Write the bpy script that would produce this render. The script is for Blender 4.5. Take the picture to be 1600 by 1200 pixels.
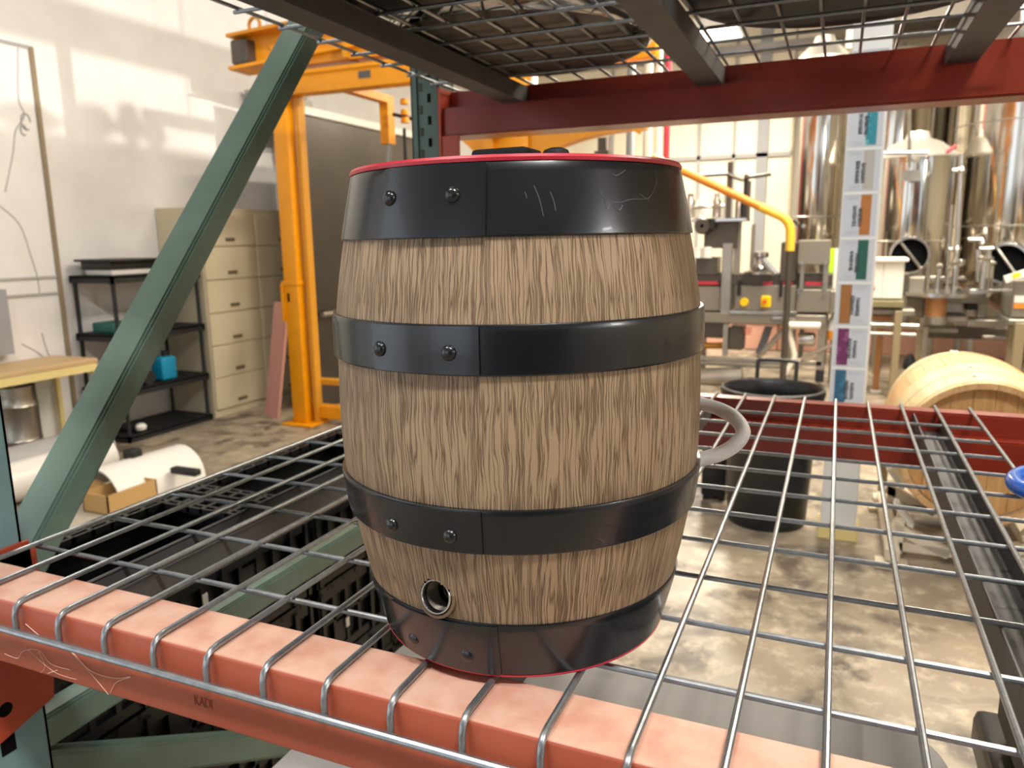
import bpy, bmesh, math, random
from mathutils import Vector, Matrix
random.seed(7)
for o in list(bpy.data.objects): bpy.data.objects.remove(o)
SC = bpy.context.scene; COL = SC.collection; PI = math.pi

# ---------------------------------------------------------------- camera
cd = bpy.data.cameras.new('camera'); cam = bpy.data.objects.new('camera', cd); COL.objects.link(cam)
cd.sensor_width = 36; cd.lens = 26.73; cd.clip_start = .02; cd.clip_end = 100
R_, U_, F_ = Vector((.92052, .39047, -.01314)), Vector((-.06153, .1781, .98209)), Vector((-.38582, .90322, -.18797))
cam.matrix_world = Matrix(((R_.x, U_.x, -F_.x, .17755), (R_.y, U_.y, -F_.y, -.4752), (R_.z, U_.z, -F_.z, 1.49954), (0, 0, 0, 1)))
cd.dof.use_dof = True; cd.dof.focus_distance = .60; cd.dof.aperture_fstop = 10.5
SC.camera = cam
SC.view_settings.view_transform = 'Standard'; SC.view_settings.look = 'None'
SC.view_settings.exposure = 0.0; SC.view_settings.gamma = 1; SC.view_settings.use_curve_mapping = False

# ---------------------------------------------------------------- world (daylight coming in through the open dock doors behind the camera)
w = bpy.data.worlds.new('world'); SC.world = w; w.use_nodes = True
w.node_tree.nodes['Background'].inputs[0].default_value = (.80, .90, 1, 1)
w.node_tree.nodes['Background'].inputs[1].default_value = 2.0

sd = bpy.data.lights.new('sun', 'SUN'); sd.energy = 1.7; sd.angle = math.radians(.3); sd.color = (1, .95, .88)
sun = bpy.data.objects.new('sun', sd); COL.objects.link(sun); sun.rotation_euler = Vector((-14.2, 8.0, -.40)).to_track_quat('-Z', 'Y').to_euler(); sun.location = (12, -8, 4)

# ---------------------------------------------------------------- helpers
def lin(c):
    if isinstance(c, str): c = tuple(int(c[i:i+2], 16)/255 for i in (0, 2, 4))
    return tuple((x/12.92 if x <= .04045 else ((x+.055)/1.055)**2.4) for x in c)+(1,)
MATS = {}
def mat(name, col, rough=.5, metal=0, var=None, bump=None, spec=.5, emit=None, coat=0, stretch=(1, 1, 1), aniso=0, alpha=1, trans=0):
    """var=(scale, colour2, lo, hi): noise-mixed second colour; bump=(scale, strength)"""
    m = bpy.data.materials.new(name); m.use_nodes = True; nt = m.node_tree; N = nt.nodes; L = nt.links
    b = N['Principled BSDF']; b.inputs['Base Color'].default_value = lin(col); b.inputs['Roughness'].default_value = rough
    b.inputs['Metallic'].default_value = metal; b.inputs['Specular IOR Level'].default_value = spec
    b.inputs['Coat Weight'].default_value = coat; b.inputs['Alpha'].default_value = alpha; b.inputs['Transmission Weight'].default_value = trans
    tc = N.new('ShaderNodeTexCoord'); mp = N.new('ShaderNodeMapping'); mp.inputs['Scale'].default_value = stretch
    L.new(tc.outputs['Object'], mp.inputs['Vector'])
    if var:
        n = N.new('ShaderNodeTexNoise'); n.inputs['Scale'].default_value = var[0]; n.inputs['Detail'].default_value = 5; n.inputs['Roughness'].default_value = .6
        L.new(mp.outputs[0], n.inputs['Vector'])
        r = N.new('ShaderNodeValToRGB'); r.color_ramp.elements[0].position = var[2]; r.color_ramp.elements[1].position = var[3]
        r.color_ramp.elements[0].color = lin(col); r.color_ramp.elements[1].color = lin(var[1])
        L.new(n.outputs['Fac'], r.inputs[0]); L.new(r.outputs[0], b.inputs['Base Color'])
    if bump:
        n = N.new('ShaderNodeTexNoise'); n.inputs['Scale'].default_value = bump[0]; n.inputs['Detail'].default_value = 4
        L.new(mp.outputs[0], n.inputs['Vector'])
        bp = N.new('ShaderNodeBump'); bp.inputs['Strength'].default_value = bump[1]; bp.inputs['Distance'].default_value = .01
        L.new(n.outputs['Fac'], bp.inputs['Height']); L.new(bp.outputs[0], b.inputs['Normal'])
    if emit:
        b.inputs['Emission Color'].default_value = lin(emit[0]); b.inputs['Emission Strength'].default_value = emit[1]
    MATS[name] = m; return m

def box(bm, x0, x1, y0, y1, z0, z1):
    if x0 > x1: x0, x1 = x1, x0
    if y0 > y1: y0, y1 = y1, y0
    if z0 > z1: z0, z1 = z1, z0
    v = [bm.verts.new((x, y, z)) for z in (z0, z1) for y in (y0, y1) for x in (x0, x1)]
    for f in ((0, 2, 3, 1), (4, 5, 7, 6), (0, 1, 5, 4), (2, 6, 7, 3), (0, 4, 6, 2), (1, 3, 7, 5)): bm.faces.new([v[i] for i in f])
    return v
def rbox(bm, x0, x1, y0, y1, z0, z1, r=.01, seg=2):
    t = bmesh.new(); box(t, x0, x1, y0, y1, z0, z1)
    bmesh.ops.bevel(t, geom=list(t.edges), offset=r, segments=seg, profile=.5, affect='EDGES')
    merge(bm, t)
def merge(bm, t, M=None):
    if M: t.transform(M)
    me = bpy.data.meshes.new('tmp'); t.to_mesh(me); bm.from_mesh(me); bpy.data.meshes.remove(me); t.free()
def frame_of(d):
    d = d.normalized(); a = Vector((0, 0, 1)) if abs(d.z) < .95 else Vector((1, 0, 0))
    x = d.cross(a).normalized(); return x, d.cross(x).normalized()
def tube(bm, pts, r, seg=8, caps=True, closed=False):
    pts = [Vector(p) for p in pts]; n = len(pts); rings = []
    px = None
    for i, p in enumerate(pts):
        d = (pts[(i+1) % n]-pts[i-1]) if closed else (pts[min(i+1, n-1)]-pts[max(i-1, 0)])
        d.normalize()
        if px is None: x, y = frame_of(d)
        else:
            x = (px-d*px.dot(d)).normalized(); y = d.cross(x)
        px = x
        rr = r[i] if isinstance(r, (list, tuple)) else r
        rings.append([bm.verts.new(p+(x*math.cos(2*PI*k/seg)+y*math.sin(2*PI*k/seg))*rr) for k in range(seg)])
    for i in range(n if closed else n-1):
        a, b = rings[i], rings[(i+1) % n]
        for k in range(seg): bm.faces.new((a[k], a[(k+1) % seg], b[(k+1) % seg], b[k]))
    if caps and not closed:
        bm.faces.new(rings[0][::-1]); bm.faces.new(rings[-1])
def arc_pts(pts, n=6):
    """Catmull-Rom smoothing"""
    P = [Vector(p) for p in pts]; out = []
    for i in range(len(P)-1):
        p0, p1, p2, p3 = P[max(i-1, 0)], P[i], P[i+1], P[min(i+2, len(P)-1)]
        for k in range(n):
            t = k/n
            out.append(.5*((2*p1)+(p2-p0)*t+(2*p0-5*p1+4*p2-p3)*t*t+(3*p1-p0-3*p2+p3)*t**3))
    out.append(P[-1]); return out
def lathe(bm, prof, seg=32, c=(0, 0, 0), axis='Z', a0=0, a1=2*PI, uv=False, cap0=False, cap1=False):
    full = abs(a1-a0-2*PI) < 1e-6; n = seg if full else seg+1; rings = []
    for r, z in prof:
        ring = []
        for k in range(n):
            a = a0+(a1-a0)*k/seg
            if axis == 'Z': q = (c[0]+r*math.cos(a), c[1]+r*math.sin(a), c[2]+z)
            elif axis == 'Y': q = (c[0]+r*math.cos(a), c[1]+z, c[2]+r*math.sin(a))
            else: q = (c[0]+z, c[1]+r*math.cos(a), c[2]+r*math.sin(a))
            ring.append(bm.verts.new(q))
        rings.append(ring)
    flip = axis == 'Y'
    for i in range(len(prof)-1):
        for k in range(seg):
            f = (rings[i][k], rings[i][(k+1) % n], rings[i+1][(k+1) % n], rings[i+1][k])
            bm.faces.new(f[::-1] if flip else f)
    if cap0: bm.faces.new(rings[0] if flip else rings[0][::-1])
    if cap1: bm.faces.new(rings[-1][::-1] if flip else rings[-1])
def bar(bm, p0, p1, w, h, up=(0, 0, 1)):
    """box bar between two points, w across, h along up"""
    p0, p1 = Vector(p0), Vector(p1); d = (p1-p0).normalized(); u = Vector(up); x = d.cross(u).normalized(); y = x.cross(d)
    v = [bm.verts.new(p+x*sx*w/2+y*sy*h/2) for p in (p0, p1) for sy in (-1, 1) for sx in (-1, 1)]
    for f in ((0, 1, 3, 2), (4, 6, 7, 5), (0, 4, 5, 1), (2, 3, 7, 6), (0, 2, 6, 4), (1, 5, 7, 3)): bm.faces.new([v[i] for i in f])
def prism(bm, poly, d):
    """polygon (list of 3D points) extruded by vector d"""
    a = [bm.verts.new(p) for p in poly]; b = [bm.verts.new(Vector(p)+Vector(d)) for p in poly]; n = len(poly)
    bm.faces.new(a[::-1]); bm.faces.new(b)
    for i in range(n): bm.faces.new((a[i], a[(i+1) % n], b[(i+1) % n], b[i]))

def tag(o, label=None, cat=None, group=None, kind=None):
    if label: o['label'] = label
    if cat: o['category'] = cat
    if group: o['group'] = group
    if kind: o['kind'] = kind
    return o
def thing(name, loc, label, cat, group=None):
    o = bpy.data.objects.new(name, None); o.empty_display_size = .05; COL.objects.link(o); o.location = loc
    return tag(o, label, cat, group)
def org(o):
    v = Vector((0, 0, 0))
    while o: v = v+Vector(o.location); o = o.parent
    return v
def obj(name, bm, m, parent=None, smooth=True, ang=35, label=None, recalc=True):
    if recalc: bmesh.ops.recalc_face_normals(bm, faces=list(bm.faces))
    me = bpy.data.meshes.new(name); bm.to_mesh(me); bm.free()
    if isinstance(m, str): m = MATS[m]
    me.materials.append(m)
    if smooth:
        me.shade_smooth(); me.set_sharp_from_angle(angle=math.radians(ang))
    o = bpy.data.objects.new(name, me); COL.objects.link(o)
    if parent:
        o.parent = parent; o.location = -org(parent)
    if label: o['label'] = label
    return o
def single(name, bm, m, label, cat, group=None, loc=None, **k):
    if loc is None:
        vs = [v.co for v in bm.verts]; loc = (sum(v.x for v in vs)/len(vs), sum(v.y for v in vs)/len(vs), min(v.z for v in vs))
    bmesh.ops.translate(bm, verts=list(bm.verts), vec=-Vector(loc))
    o = obj(name, bm, m, **k); o.location = loc; return tag(o, label, cat, group)
def B(): return bmesh.new()
def boxes(*bs):
    bm = B()
    for b in bs: box(bm, *b)
    return bm
def tubes(*ts, seg=8):
    bm = B()
    for pts, r in ts: tube(bm, pts, r, seg)
    return bm
def pbox(name, par, m, *b, **k): return obj(name, boxes(b), m, par, **k)
def ptube(name, par, m, pts, r, seg=8, **k): return obj(name, tubes((pts, r), seg=seg), m, par, **k)
def copy_tree(o, parent=None):
    c = o.copy(); COL.objects.link(c)
    if parent: c.parent = parent
    for ch in list(o.children): copy_tree(ch, c)
    return c
def struct(o, ): o['kind'] = 'structure'; return o

# ---------------------------------------------------------------- materials
mat('concrete', '857a6b', .38, var=(1.3, 'a3957f', .36, .68), bump=(60, .05))
def floor_mat():
    m = MATS['concrete']; nt = m.node_tree; N, L = nt.nodes, nt.links; b = N['Principled BSDF']
    mix = N.new('ShaderNodeMix'); mix.data_type = 'RGBA'; src = b.inputs['Base Color'].links[0].from_socket
    n = N.new('ShaderNodeTexNoise'); n.inputs['Scale'].default_value = 2.6; n.inputs['Detail'].default_value = 8; n.inputs['Distortion'].default_value = 1.2
    tc = N.new('ShaderNodeTexCoord'); L.new(tc.outputs['Object'], n.inputs['Vector'])
    r = N.new('ShaderNodeValToRGB'); r.color_ramp.elements[0].position = .50; r.color_ramp.elements[1].position = .62
    L.new(n.outputs['Fac'], r.inputs[0]); L.new(r.outputs[0], mix.inputs[0]); L.new(src, mix.inputs[6]); mix.inputs[7].default_value = lin('584e43')
    mix2 = N.new('ShaderNodeMix'); mix2.data_type = 'RGBA'
    n2 = N.new('ShaderNodeTexNoise'); n2.inputs['Scale'].default_value = 9; n2.inputs['Detail'].default_value = 10; n2.inputs['Roughness'].default_value = .7
    L.new(tc.outputs['Object'], n2.inputs['Vector'])
    r2 = N.new('ShaderNodeValToRGB'); r2.color_ramp.elements[0].position = .5; r2.color_ramp.elements[1].position = .72
    L.new(n2.outputs['Fac'], r2.inputs[0]); L.new(r2.outputs[0], mix2.inputs[0]); L.new(mix.outputs[2], mix2.inputs[6]); mix2.inputs[7].default_value = lin('c4b7a2')
    L.new(mix2.outputs[2], b.inputs['Base Color'])
    rr = N.new('ShaderNodeMapRange'); rr.inputs[3].default_value = .22; rr.inputs[4].default_value = .55
    L.new(n.outputs['Fac'], rr.inputs[0]); L.new(rr.outputs[0], b.inputs['Roughness'])
floor_mat()
mat('wall_paint', 'e6e4e2', .75, var=(2.2, 'dddad7', .4, .7), bump=(35, .06))
mat('wall_cream', 'efe6cf', .6, var=(1.0, 'e6dcc2', .4, .7))
mat('ceiling_metal', '8d8a84', .7)
mat('groove', '8f7f68', .8); mat('groove_grey', 'a8a6a4', .8)
mat('grey_paint', '97999b', .6)
mat('beam_paint', 'ad4f33', .42, var=(7, 'b45b42', .35, .7), bump=(300, .02))
def dusty():
    """dust that has settled on upward-facing steel"""
    m = MATS['beam_paint']; nt = m.node_tree; N, L = nt.nodes, nt.links; b = N['Principled BSDF']; src = b.inputs['Base Color'].links[0].from_socket
    g = N.new('ShaderNodeNewGeometry'); s = N.new('ShaderNodeSeparateXYZ'); L.new(g.outputs['Normal'], s.inputs[0])
    n = N.new('ShaderNodeTexNoise'); n.inputs['Scale'].default_value = 28; n.inputs['Detail'].default_value = 6
    tc = N.new('ShaderNodeTexCoord'); L.new(tc.outputs['Object'], n.inputs['Vector'])
    r = N.new('ShaderNodeMapRange'); r.inputs[1].default_value = .33; r.inputs[2].default_value = .58; r.inputs[3].default_value = .55; r.inputs[4].default_value = .9
    L.new(n.outputs['Fac'], r.inputs[0])
    mu = N.new('ShaderNodeMath'); mu.operation = 'MULTIPLY'; mr = N.new('ShaderNodeMapRange'); mr.inputs[1].default_value = .6; mr.inputs[2].default_value = .95
    L.new(s.outputs['Z'], mr.inputs[0]); L.new(mr.outputs[0], mu.inputs[0]); L.new(r.outputs[0], mu.inputs[1])
    mix = N.new('ShaderNodeMix'); mix.data_type = 'RGBA'; L.new(mu.outputs[0], mix.inputs[0]); L.new(src, mix.inputs[6]); mix.inputs[7].default_value = lin('d9b29c')
    L.new(mix.outputs[2], b.inputs['Base Color'])
dusty()
mat('beam_paint_shaded', '8c301e', .3, var=(5, '943522', .4, .7))  # front beam's paint, darkened for the shade on the rear beams
mat('connector_red', 'a84225', .4)
mat('letter_red', '8d3a22', .5)
mat('post_teal', '6f8f92', .45, var=(14, '7b999b', .4, .7), bump=(200, .02))
mat('post_green', '43574c', .4, var=(10, '4b6155', .4, .7))
mat('brace_green', '5f766a', .3, var=(12, '6a8175', .35, .7), bump=(160, .02), coat=.3)
mat('zinc', 'a2a5a8', .34, .85, var=(90, '8b8f93', .35, .7))
mat('channel_grey', '504d4c', .6, 0, var=(20, '5a5655', .4, .7))
mat('black_plastic', '111215', .38, spec=.5, var=(12, '1f2023', .4, .7), bump=(220, .03))
mat('hoop_black', '14161a', .27, spec=.6, bump=(26, .015), coat=.15)
mat('black_matte', '131416', .6)
mat('crate_black', '16171a', .42)
mat('red_rim', 'c02c3c', .35); mat('steel', 'c9c6c1', .22, 1); mat('steel_soft', 'aaa59c', .35, .9, var=(6, '98938a', .4, .7))
mat('steel_bright', 'eae6de', .42, .8)
mat('steel_mirror', 'cfc9bf', .12, 1, bump=(3, .02))
mat('stainless_sheet', '645f5a', .34, .9, var=(1.5, '57534e', .35, .7))
mat('dark_bottom', '57504a', .55, .5, var=(9, '6b625a', .35, .7))
mat('dark_steel', '5d574f', .4, .7)
mat('rope_white', 'f8f6f2', .5, bump=(500, .1)); mat('blue_plastic', '1d63c4', .25, coat=.3)
mat('grey_plastic', 'a3a2a1', .5, bump=(100, .03)); mat('beige_cabinet', 'c9bda0', .5, var=(3, 'c3b698', .4, .7))
mat('brown_handle', '6d6048', .5); mat('yellow_paint', 'e69600', .35, var=(8, 'de8f02', .4, .7))
mat('dark_gold', 'c98a1c', .45); mat('pale_yellow', 'e3cf8e', .5); mat('table_top', 'c7a97e', .6)  # first entry: deeper gold for minor gantry parts and one machine pipe
mat('white_plastic', 'e2dfd8', .35); mat('mat_beige', 'b3aa9c', .5, bump=(8, .1)); mat('cardboard', 'b9955f', .8); mat('pink_board', 'c08a7c', .7)
mat('heater_grey', 'b9b4ac', .5); mat('dark_green', '1d5a54', .5); mat('teal_blue', '0b86ad', .4); mat('blue_bright', '2b62b5', .4)
mat('oak', 'cba878', .5, var=(6, 'b98f60', .35, .7), stretch=(6, .6, 6)); mat('oak_pale', 'cbb88f', .5, var=(7, 'b9a277', .35, .7), stretch=(6, .6, 6))
mat('oak_head', 'c49a63', .55, var=(9, 'a87d4b', .35, .7), stretch=(8, 1, .8)); mat('oak_dark', '8a6f4c', .6)
mat('rack_paint', 'd9cdb6', .4); mat('paper', 'c6ccd5', .6); mat('column_white', 'e6e8e8', .5)
mat('ink', '3a3d44', .7); mat('faint_ink', 'b4b9c2', .7)
for n_, c_ in dict(band_teal='2f8a9c', band_grey='b3b0aa', band_orange='b0713a', band_green='235c50', band_brown='9b6a38', band_purple='6d2d5c', band_blue='2b5f7c').items():
    mat(n_, c_, .6, var=(22, {'band_teal': '7fc3cc', 'band_purple': 'a35d92', 'band_blue': '3c7791'}.get(n_, c_), .5, .62))
mat('orange_pipe', 'd98a2e', .4); mat('yellow_pipe', 'e9b93a', .4); mat('button_yellow', 'f5c400', .4); mat('button_red', 'd8541e', .5)
mat('red_accent', 'b23040', .4); mat('red_pipe', 'd8394a', .4); mat('white_pipe', 'e9e2d2', .4); mat('lime_plastic', 'b9e02a', .4)
mat('cabinet_white', 'e4e0d4', .45); mat('olive_bar', '7b7350', .5); mat('orange_fluid', 'ee9a2c', .4); mat('copper', 'a9764a', .4, .3)
mat('machine_grey', '8c867b', .38, .6); mat('tan_leg', '8a7c5e', .5); mat('pink_block', 'd6a48e', .6)
mat('label_white', 'e6e2da', .5); mat('glass_bowl', 'f2efe6', .1, coat=.5); mat('cobweb', 'eec7b4', .7)
mat('lamp_glow', 'ffffff', .5, emit=('fff3da', 9)); mat('lamp_body', 'b9b9b6', .5)
mat('red_strip', 'cf5a4a', .5); mat('scuff_grey', '55585c', .5); mat('hole_dark', '0a0a0b', .9, spec=.1)

def barrel_wood():
    m = bpy.data.materials.new('moulded_wood'); m.use_nodes = True; nt = m.node_tree; N, L = nt.nodes, nt.links; b = N['Principled BSDF']
    uv = N.new('ShaderNodeUVMap'); uv.uv_map = 'UVMap'
    def noise(sx, sy, detail=2, dist=0, src=None):
        mp = N.new('ShaderNodeMapping'); mp.inputs['Scale'].default_value = (sx, sy, 1); L.new(src or uv.outputs[0], mp.inputs[0])
        n = N.new('ShaderNodeTexNoise'); n.inputs['Scale'].default_value = 1; n.inputs['Detail'].default_value = detail; n.inputs['Distortion'].default_value = dist
        L.new(mp.outputs[0], n.inputs['Vector']); return n
    wv = noise(60, 22, 3)
    sub = N.new('ShaderNodeVectorMath'); sub.operation = 'SUBTRACT'; L.new(wv.outputs['Color'], sub.inputs[0]); sub.inputs[1].default_value = (.5, .5, .5)
    sc = N.new('ShaderNodeVectorMath'); sc.operation = 'MULTIPLY'; L.new(sub.outputs[0], sc.inputs[0]); sc.inputs[1].default_value = (.007, 0, 0)
    add = N.new('ShaderNodeVectorMath'); add.operation = 'ADD'; L.new(uv.outputs[0], add.inputs[0]); L.new(sc.outputs[0], add.inputs[1])
    g = noise(430, 13, 1.0, 0, add.outputs[0])
    g2 = noise(900, 60, 2, 0, add.outputs[0])
    r = N.new('ShaderNodeValToRGB'); e = r.color_ramp.elements
    e[0].position = .0; e[0].color = lin('6b553f'); e[1].position = .95; e[1].color = lin('a98f72')
    k = e.new(.42); k.color = lin('937a60')
    s1 = N.new('ShaderNodeMath'); s1.operation = 'SUBTRACT'; L.new(g.outputs['Fac'], s1.inputs[0]); s1.inputs[1].default_value = .5
    s2 = N.new('ShaderNodeMath'); s2.operation = 'ABSOLUTE'; L.new(s1.outputs[0], s2.inputs[0])
    s3 = N.new('ShaderNodeMapRange'); s3.inputs[1].default_value = 0; s3.inputs[2].default_value = .075; L.new(s2.outputs[0], s3.inputs[0])
    L.new(s3.outputs[0], r.inputs[0])
    big = noise(22, 3, 3)
    mx = N.new('ShaderNodeMix'); mx.data_type = 'RGBA'; mx.blend_type = 'MULTIPLY'; mx.inputs[0].default_value = .30
    rb = N.new('ShaderNodeValToRGB'); rb.color_ramp.elements[0].position = .3; rb.color_ramp.elements[0].color = (.66, .62, .6, 1); rb.color_ramp.elements[1].position = .7; rb.color_ramp.elements[1].color = (1.0, 1.0, 1.0, 1)
    L.new(big.outputs['Fac'], rb.inputs[0]); L.new(r.outputs[0], mx.inputs[6]); L.new(rb.outputs[0], mx.inputs[7])
    L.new(mx.outputs[2], b.inputs['Base Color']); b.inputs['Roughness'].default_value = .46; b.inputs['Specular IOR Level'].default_value = .4
    ad = N.new('ShaderNodeMath'); ad.operation = 'MULTIPLY_ADD'; L.new(g2.outputs['Fac'], ad.inputs[0]); ad.inputs[1].default_value = .35; L.new(s3.outputs[0], ad.inputs[2])
    bp = N.new('ShaderNodeBump'); bp.inputs['Strength'].default_value = .7; bp.inputs['Distance'].default_value = .0011
    L.new(ad.outputs[0], bp.inputs['Height']); L.new(bp.outputs[0], b.inputs['Normal'])
    MATS['moulded_wood'] = m
barrel_wood()

# ---------------------------------------------------------------- lamps of the hall, and one added fill lamp
def hall_lamp(x, y, z, sx, sy, power, col, label, glow='lamp_glow', rot=0):
    t = thing('ceiling_lamp', (x, y, z), label, 'lamp', None)
    pbox('lamp_housing', t, 'lamp_body', x-sx/2-.03, x+sx/2+.03, y-sy/2-.03, y+sy/2+.03, z+.02, z+.12)
    pbox('diffuser', t, glow, x-sx/2, x+sx/2, y-sy/2, y+sy/2, z+.005, z+.02)
    ptube('drop_rod', t, 'lamp_body', [(x, y, z+.12), (x, y, 6.0)], .012, 6)
    ld = bpy.data.lights.new('lamp_light', 'AREA'); ld.shape = 'RECTANGLE'; ld.size = sx; ld.size_y = sy; ld.energy = power; ld.color = col
    lo = bpy.data.objects.new('lamp_light', ld); COL.objects.link(lo); lo.parent = t; lo.location = (0, 0, 0)
    if rot: ld.spread = PI; lo.rotation_euler = Vector((-5.3, 1.0, -1.2)).to_track_quat('-Z', 'Y').to_euler()
    return t
WARM = (1, .90, .75); COOL = (1, .985, .965)
hall_lamp(-1.6, -1.6, 5.2, 1.4, .4, 95, COOL, 'hall lamp above the aisle left of the rack front')
hall_lamp(1.5, -1.5, 5.2, 1.4, .4, 190, COOL, 'hall lamp above the aisle right of the rack front')
hall_lamp(-2.9, 2.2, 5.3, 1.4, .4, 25, COOL, 'hall lamp above the floor by the black shelf')
hall_lamp(2.5, 4.2, 5.2, .3, 4.5, 235, WARM, 'long strip lamp above the oak barrel')
hall_lamp(.3, 5.2, 5.2, .3, 3.6, 280, WARM, 'long strip lamp above the trash can')
hall_lamp(1.35, 6.2, 4.9, .25, 3.0, 230, WARM, 'long strip lamp in front of the domed tank')
hall_lamp(4.6, -.6, 2.75, .6, .6, 60, COOL, 'unseen fill lamp added low to the far right of the rack', rot=1)  # fill lamp added to brighten the brace's right face
hall_lamp(-1.3, 9.2, 3.80, .5, .55, 230, WARM, 'bright hall lamp near the cream wall, seen through the upper mesh')

# ---------------------------------------------------------------- room
struct(single('floor', boxes((-5.5, 9.2, -9, 11.8, -.2, 0)), 'concrete', None, None, loc=(0, 0, 0)))
struct(single('wall_left', boxes((-5.4, -5.2, -1.6, 11.6, 0, 6.2), (-5.4, -5.2, -5.4, -1.6, 3.7, 6.2), (-5.4, -5.2, -9, -5.4, 0, 6.2)), 'wall_paint', None, None, loc=(-5.2, 0, 0)))  # front opening added so daylight shows in the left of the barrel hoops
struct(single('wall_back', boxes((-5.4, 9.2, 11.6, 11.8, 0, 6.2)), 'wall_cream', None, None, loc=(0, 11.6, 0)))
struct(single('wall_right', boxes((9, 9.2, -9, 11.6, 0, 2.69), (9, 9.2, -9, -6.0, 2.69, 6.2), (9, 9.2, -.8, 11.6, 2.69, 6.2), (9, 9.2, -6.0, -.8, 4.7, 6.2)), 'wall_cream', None, None, loc=(9, 0, 0)))  # high opening added to let the sun reach the upper left wall
struct(single('added_window_1', boxes((9.02, 9.14, -6.0, -.8, 3.33, 3.68), (9.04, 9.12, -6.0, -5.9, 2.69, 4.7), (9.04, 9.12, -.9, -.8, 2.69, 4.7)), 'ceiling_metal', None, None))  # unseen window added; its rail is sized to shade a band on the wall
struct(single('ceiling', boxes((-5.4, 9.2, -9, 11.8, 6.2, 6.35)), 'ceiling_metal', None, None, loc=(0, 0, 6.2)))
struct(single('wall_front', boxes((-5.4, -4.9, -9.2, -9, 0, 6.2), (-4.9, -.6, -9.2, -9, 4.2, 6.2), (-.6, 3.0, -9.2, -9, 0, 6.2), (3.0, 6.4, -9.2, -9, 3.4, 6.2), (6.4, 9.2, -9.2, -9, 0, 6.2)), 'wall_paint', None, None, loc=(0, -9, 0)))
# unseen sacks, added to throw the lumpy shadow on the left wall
def shadow_sack(y, w_, h_, nm):
    bm = B(); t_ = bmesh.new(); bmesh.ops.create_uvsphere(t_, u_segments=16, v_segments=10, radius=1)
    for v in t_.verts: v.co = Vector((v.co.x*.16, v.co.y*w_*(1+.12*math.sin(5*v.co.z+y)), (v.co.z*.5+.5)*h_))
    merge(bm, t_, Matrix.Translation((8.83, y, 2.69))); single('shadow_sack', bm, 'cardboard', nm+' added shadow caster on the unseen window ledge far right of the rack', 'shadow_sack', 'unseen shadow casters added at the window')
for a in ((-4.50, .25, .20, 'wide low'), (-3.98, .20, .27, 'rounded'), (-3.63, .09, .33, 'tall narrow'), (-3.40, .11, .22, 'small end')): shadow_sack(*a)
struct(single('trim_40', boxes((8.62, 9.0, -6.0, -.8, 2.64, 2.69)), 'ceiling_metal', None, None))  # unseen ledge added to carry the shadow casters
# hairline cracks in the left wall
bm = B()
for pts in ([(3.396, 2.853), (3.36, 2.60), (3.354, 2.485), (3.38, 2.40), (3.30, 2.285), (3.26, 2.13), (3.168, 1.864)], [(3.10, 1.78), (3.239, 1.646), (3.293, 1.421), (3.321, 1.273), (3.323, 1.143)], [(3.14, .80), (3.25, .72), (3.36, .60)], [(3.30, .86), (3.33, .70), (3.40, .58)]):
    tube(bm, arc_pts([(-5.199, y, z) for y, z in pts], 4), .0045, 5)
for c_, r_ in (((3.385, 2.36), .035), ((3.36, 2.30), .022)):
    tube(bm, [(-5.198, c_[0]+r_*math.cos(a), c_[1]+1.6*r_*math.sin(a)) for a in [k*PI/6 for k in range(11)]], .006, 5)
struct(single('trim_41', bm, 'groove_grey', None, None))
# the blocked-up doorway in the left wall: joints with their own depth
XW = -5.2
def trim(n, m, *b): return struct(single('trim_%d' % n, boxes(b), m, None, None))
trim(1, 'groove', XW, XW+.02, 3.47, 3.50, 0, 2.88)
trim(2, 'groove_grey', XW, XW+.015, -1.5, 3.47, 2.865, 2.885)
trim(3, 'groove_grey', XW, XW+.012, -1.5, 3.47, 1.255, 1.272)
trim(4, 'groove_grey', XW, XW+.012, -1.5, 3.47, 1.135, 1.152)
trim(5, 'wall_paint', XW, XW+.05, 6.0, 6.5, 0, 6.1)
# ceiling joists
for i, y in enumerate((-3, 0, 3, 6, 9)):
    bm = B(); box(bm, -5.1, 9, y-.08, y+.08, 5.95, 6.2); struct(single('trim_%d' % (10+i), bm, 'ceiling_metal', None, None))
# joints between the insulated panels of the back wall
for i, (px, wd, m) in enumerate(((-1.86, .05, 'groove_grey'), (-1.35, .05, 'groove_grey'), (-.95, .16, 'grey_paint'), (-.55, .03, 'groove_grey'), (-2.5, .03, 'groove_grey'), (1.5, .03, 'groove_grey'), (-3.2, .03, 'groove_grey'))):
    struct(single('trim_%d' % (20+i), boxes((px-wd/2, px+wd/2, 11.55, 11.6, 0, 6.1)), m, None, None))
struct(single('trim_30', boxes((-5.2, 9, 11.5, 11.6, 4.05, 4.18)), 'groove_grey', None, None))
struct(single('trim_31', boxes((-5.2, 9, 11.55, 11.6, 2.62, 2.68)), 'groove_grey', None, None))

# ---------------------------------------------------------------- pallet rack
ZD = 1.143                       # height of the wires of the lower deck
rack = thing('pallet_rack', (-.757, .05, 0), 'orange and green pallet rack whose shelves carry the small barrel and tubs', 'rack')
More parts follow.
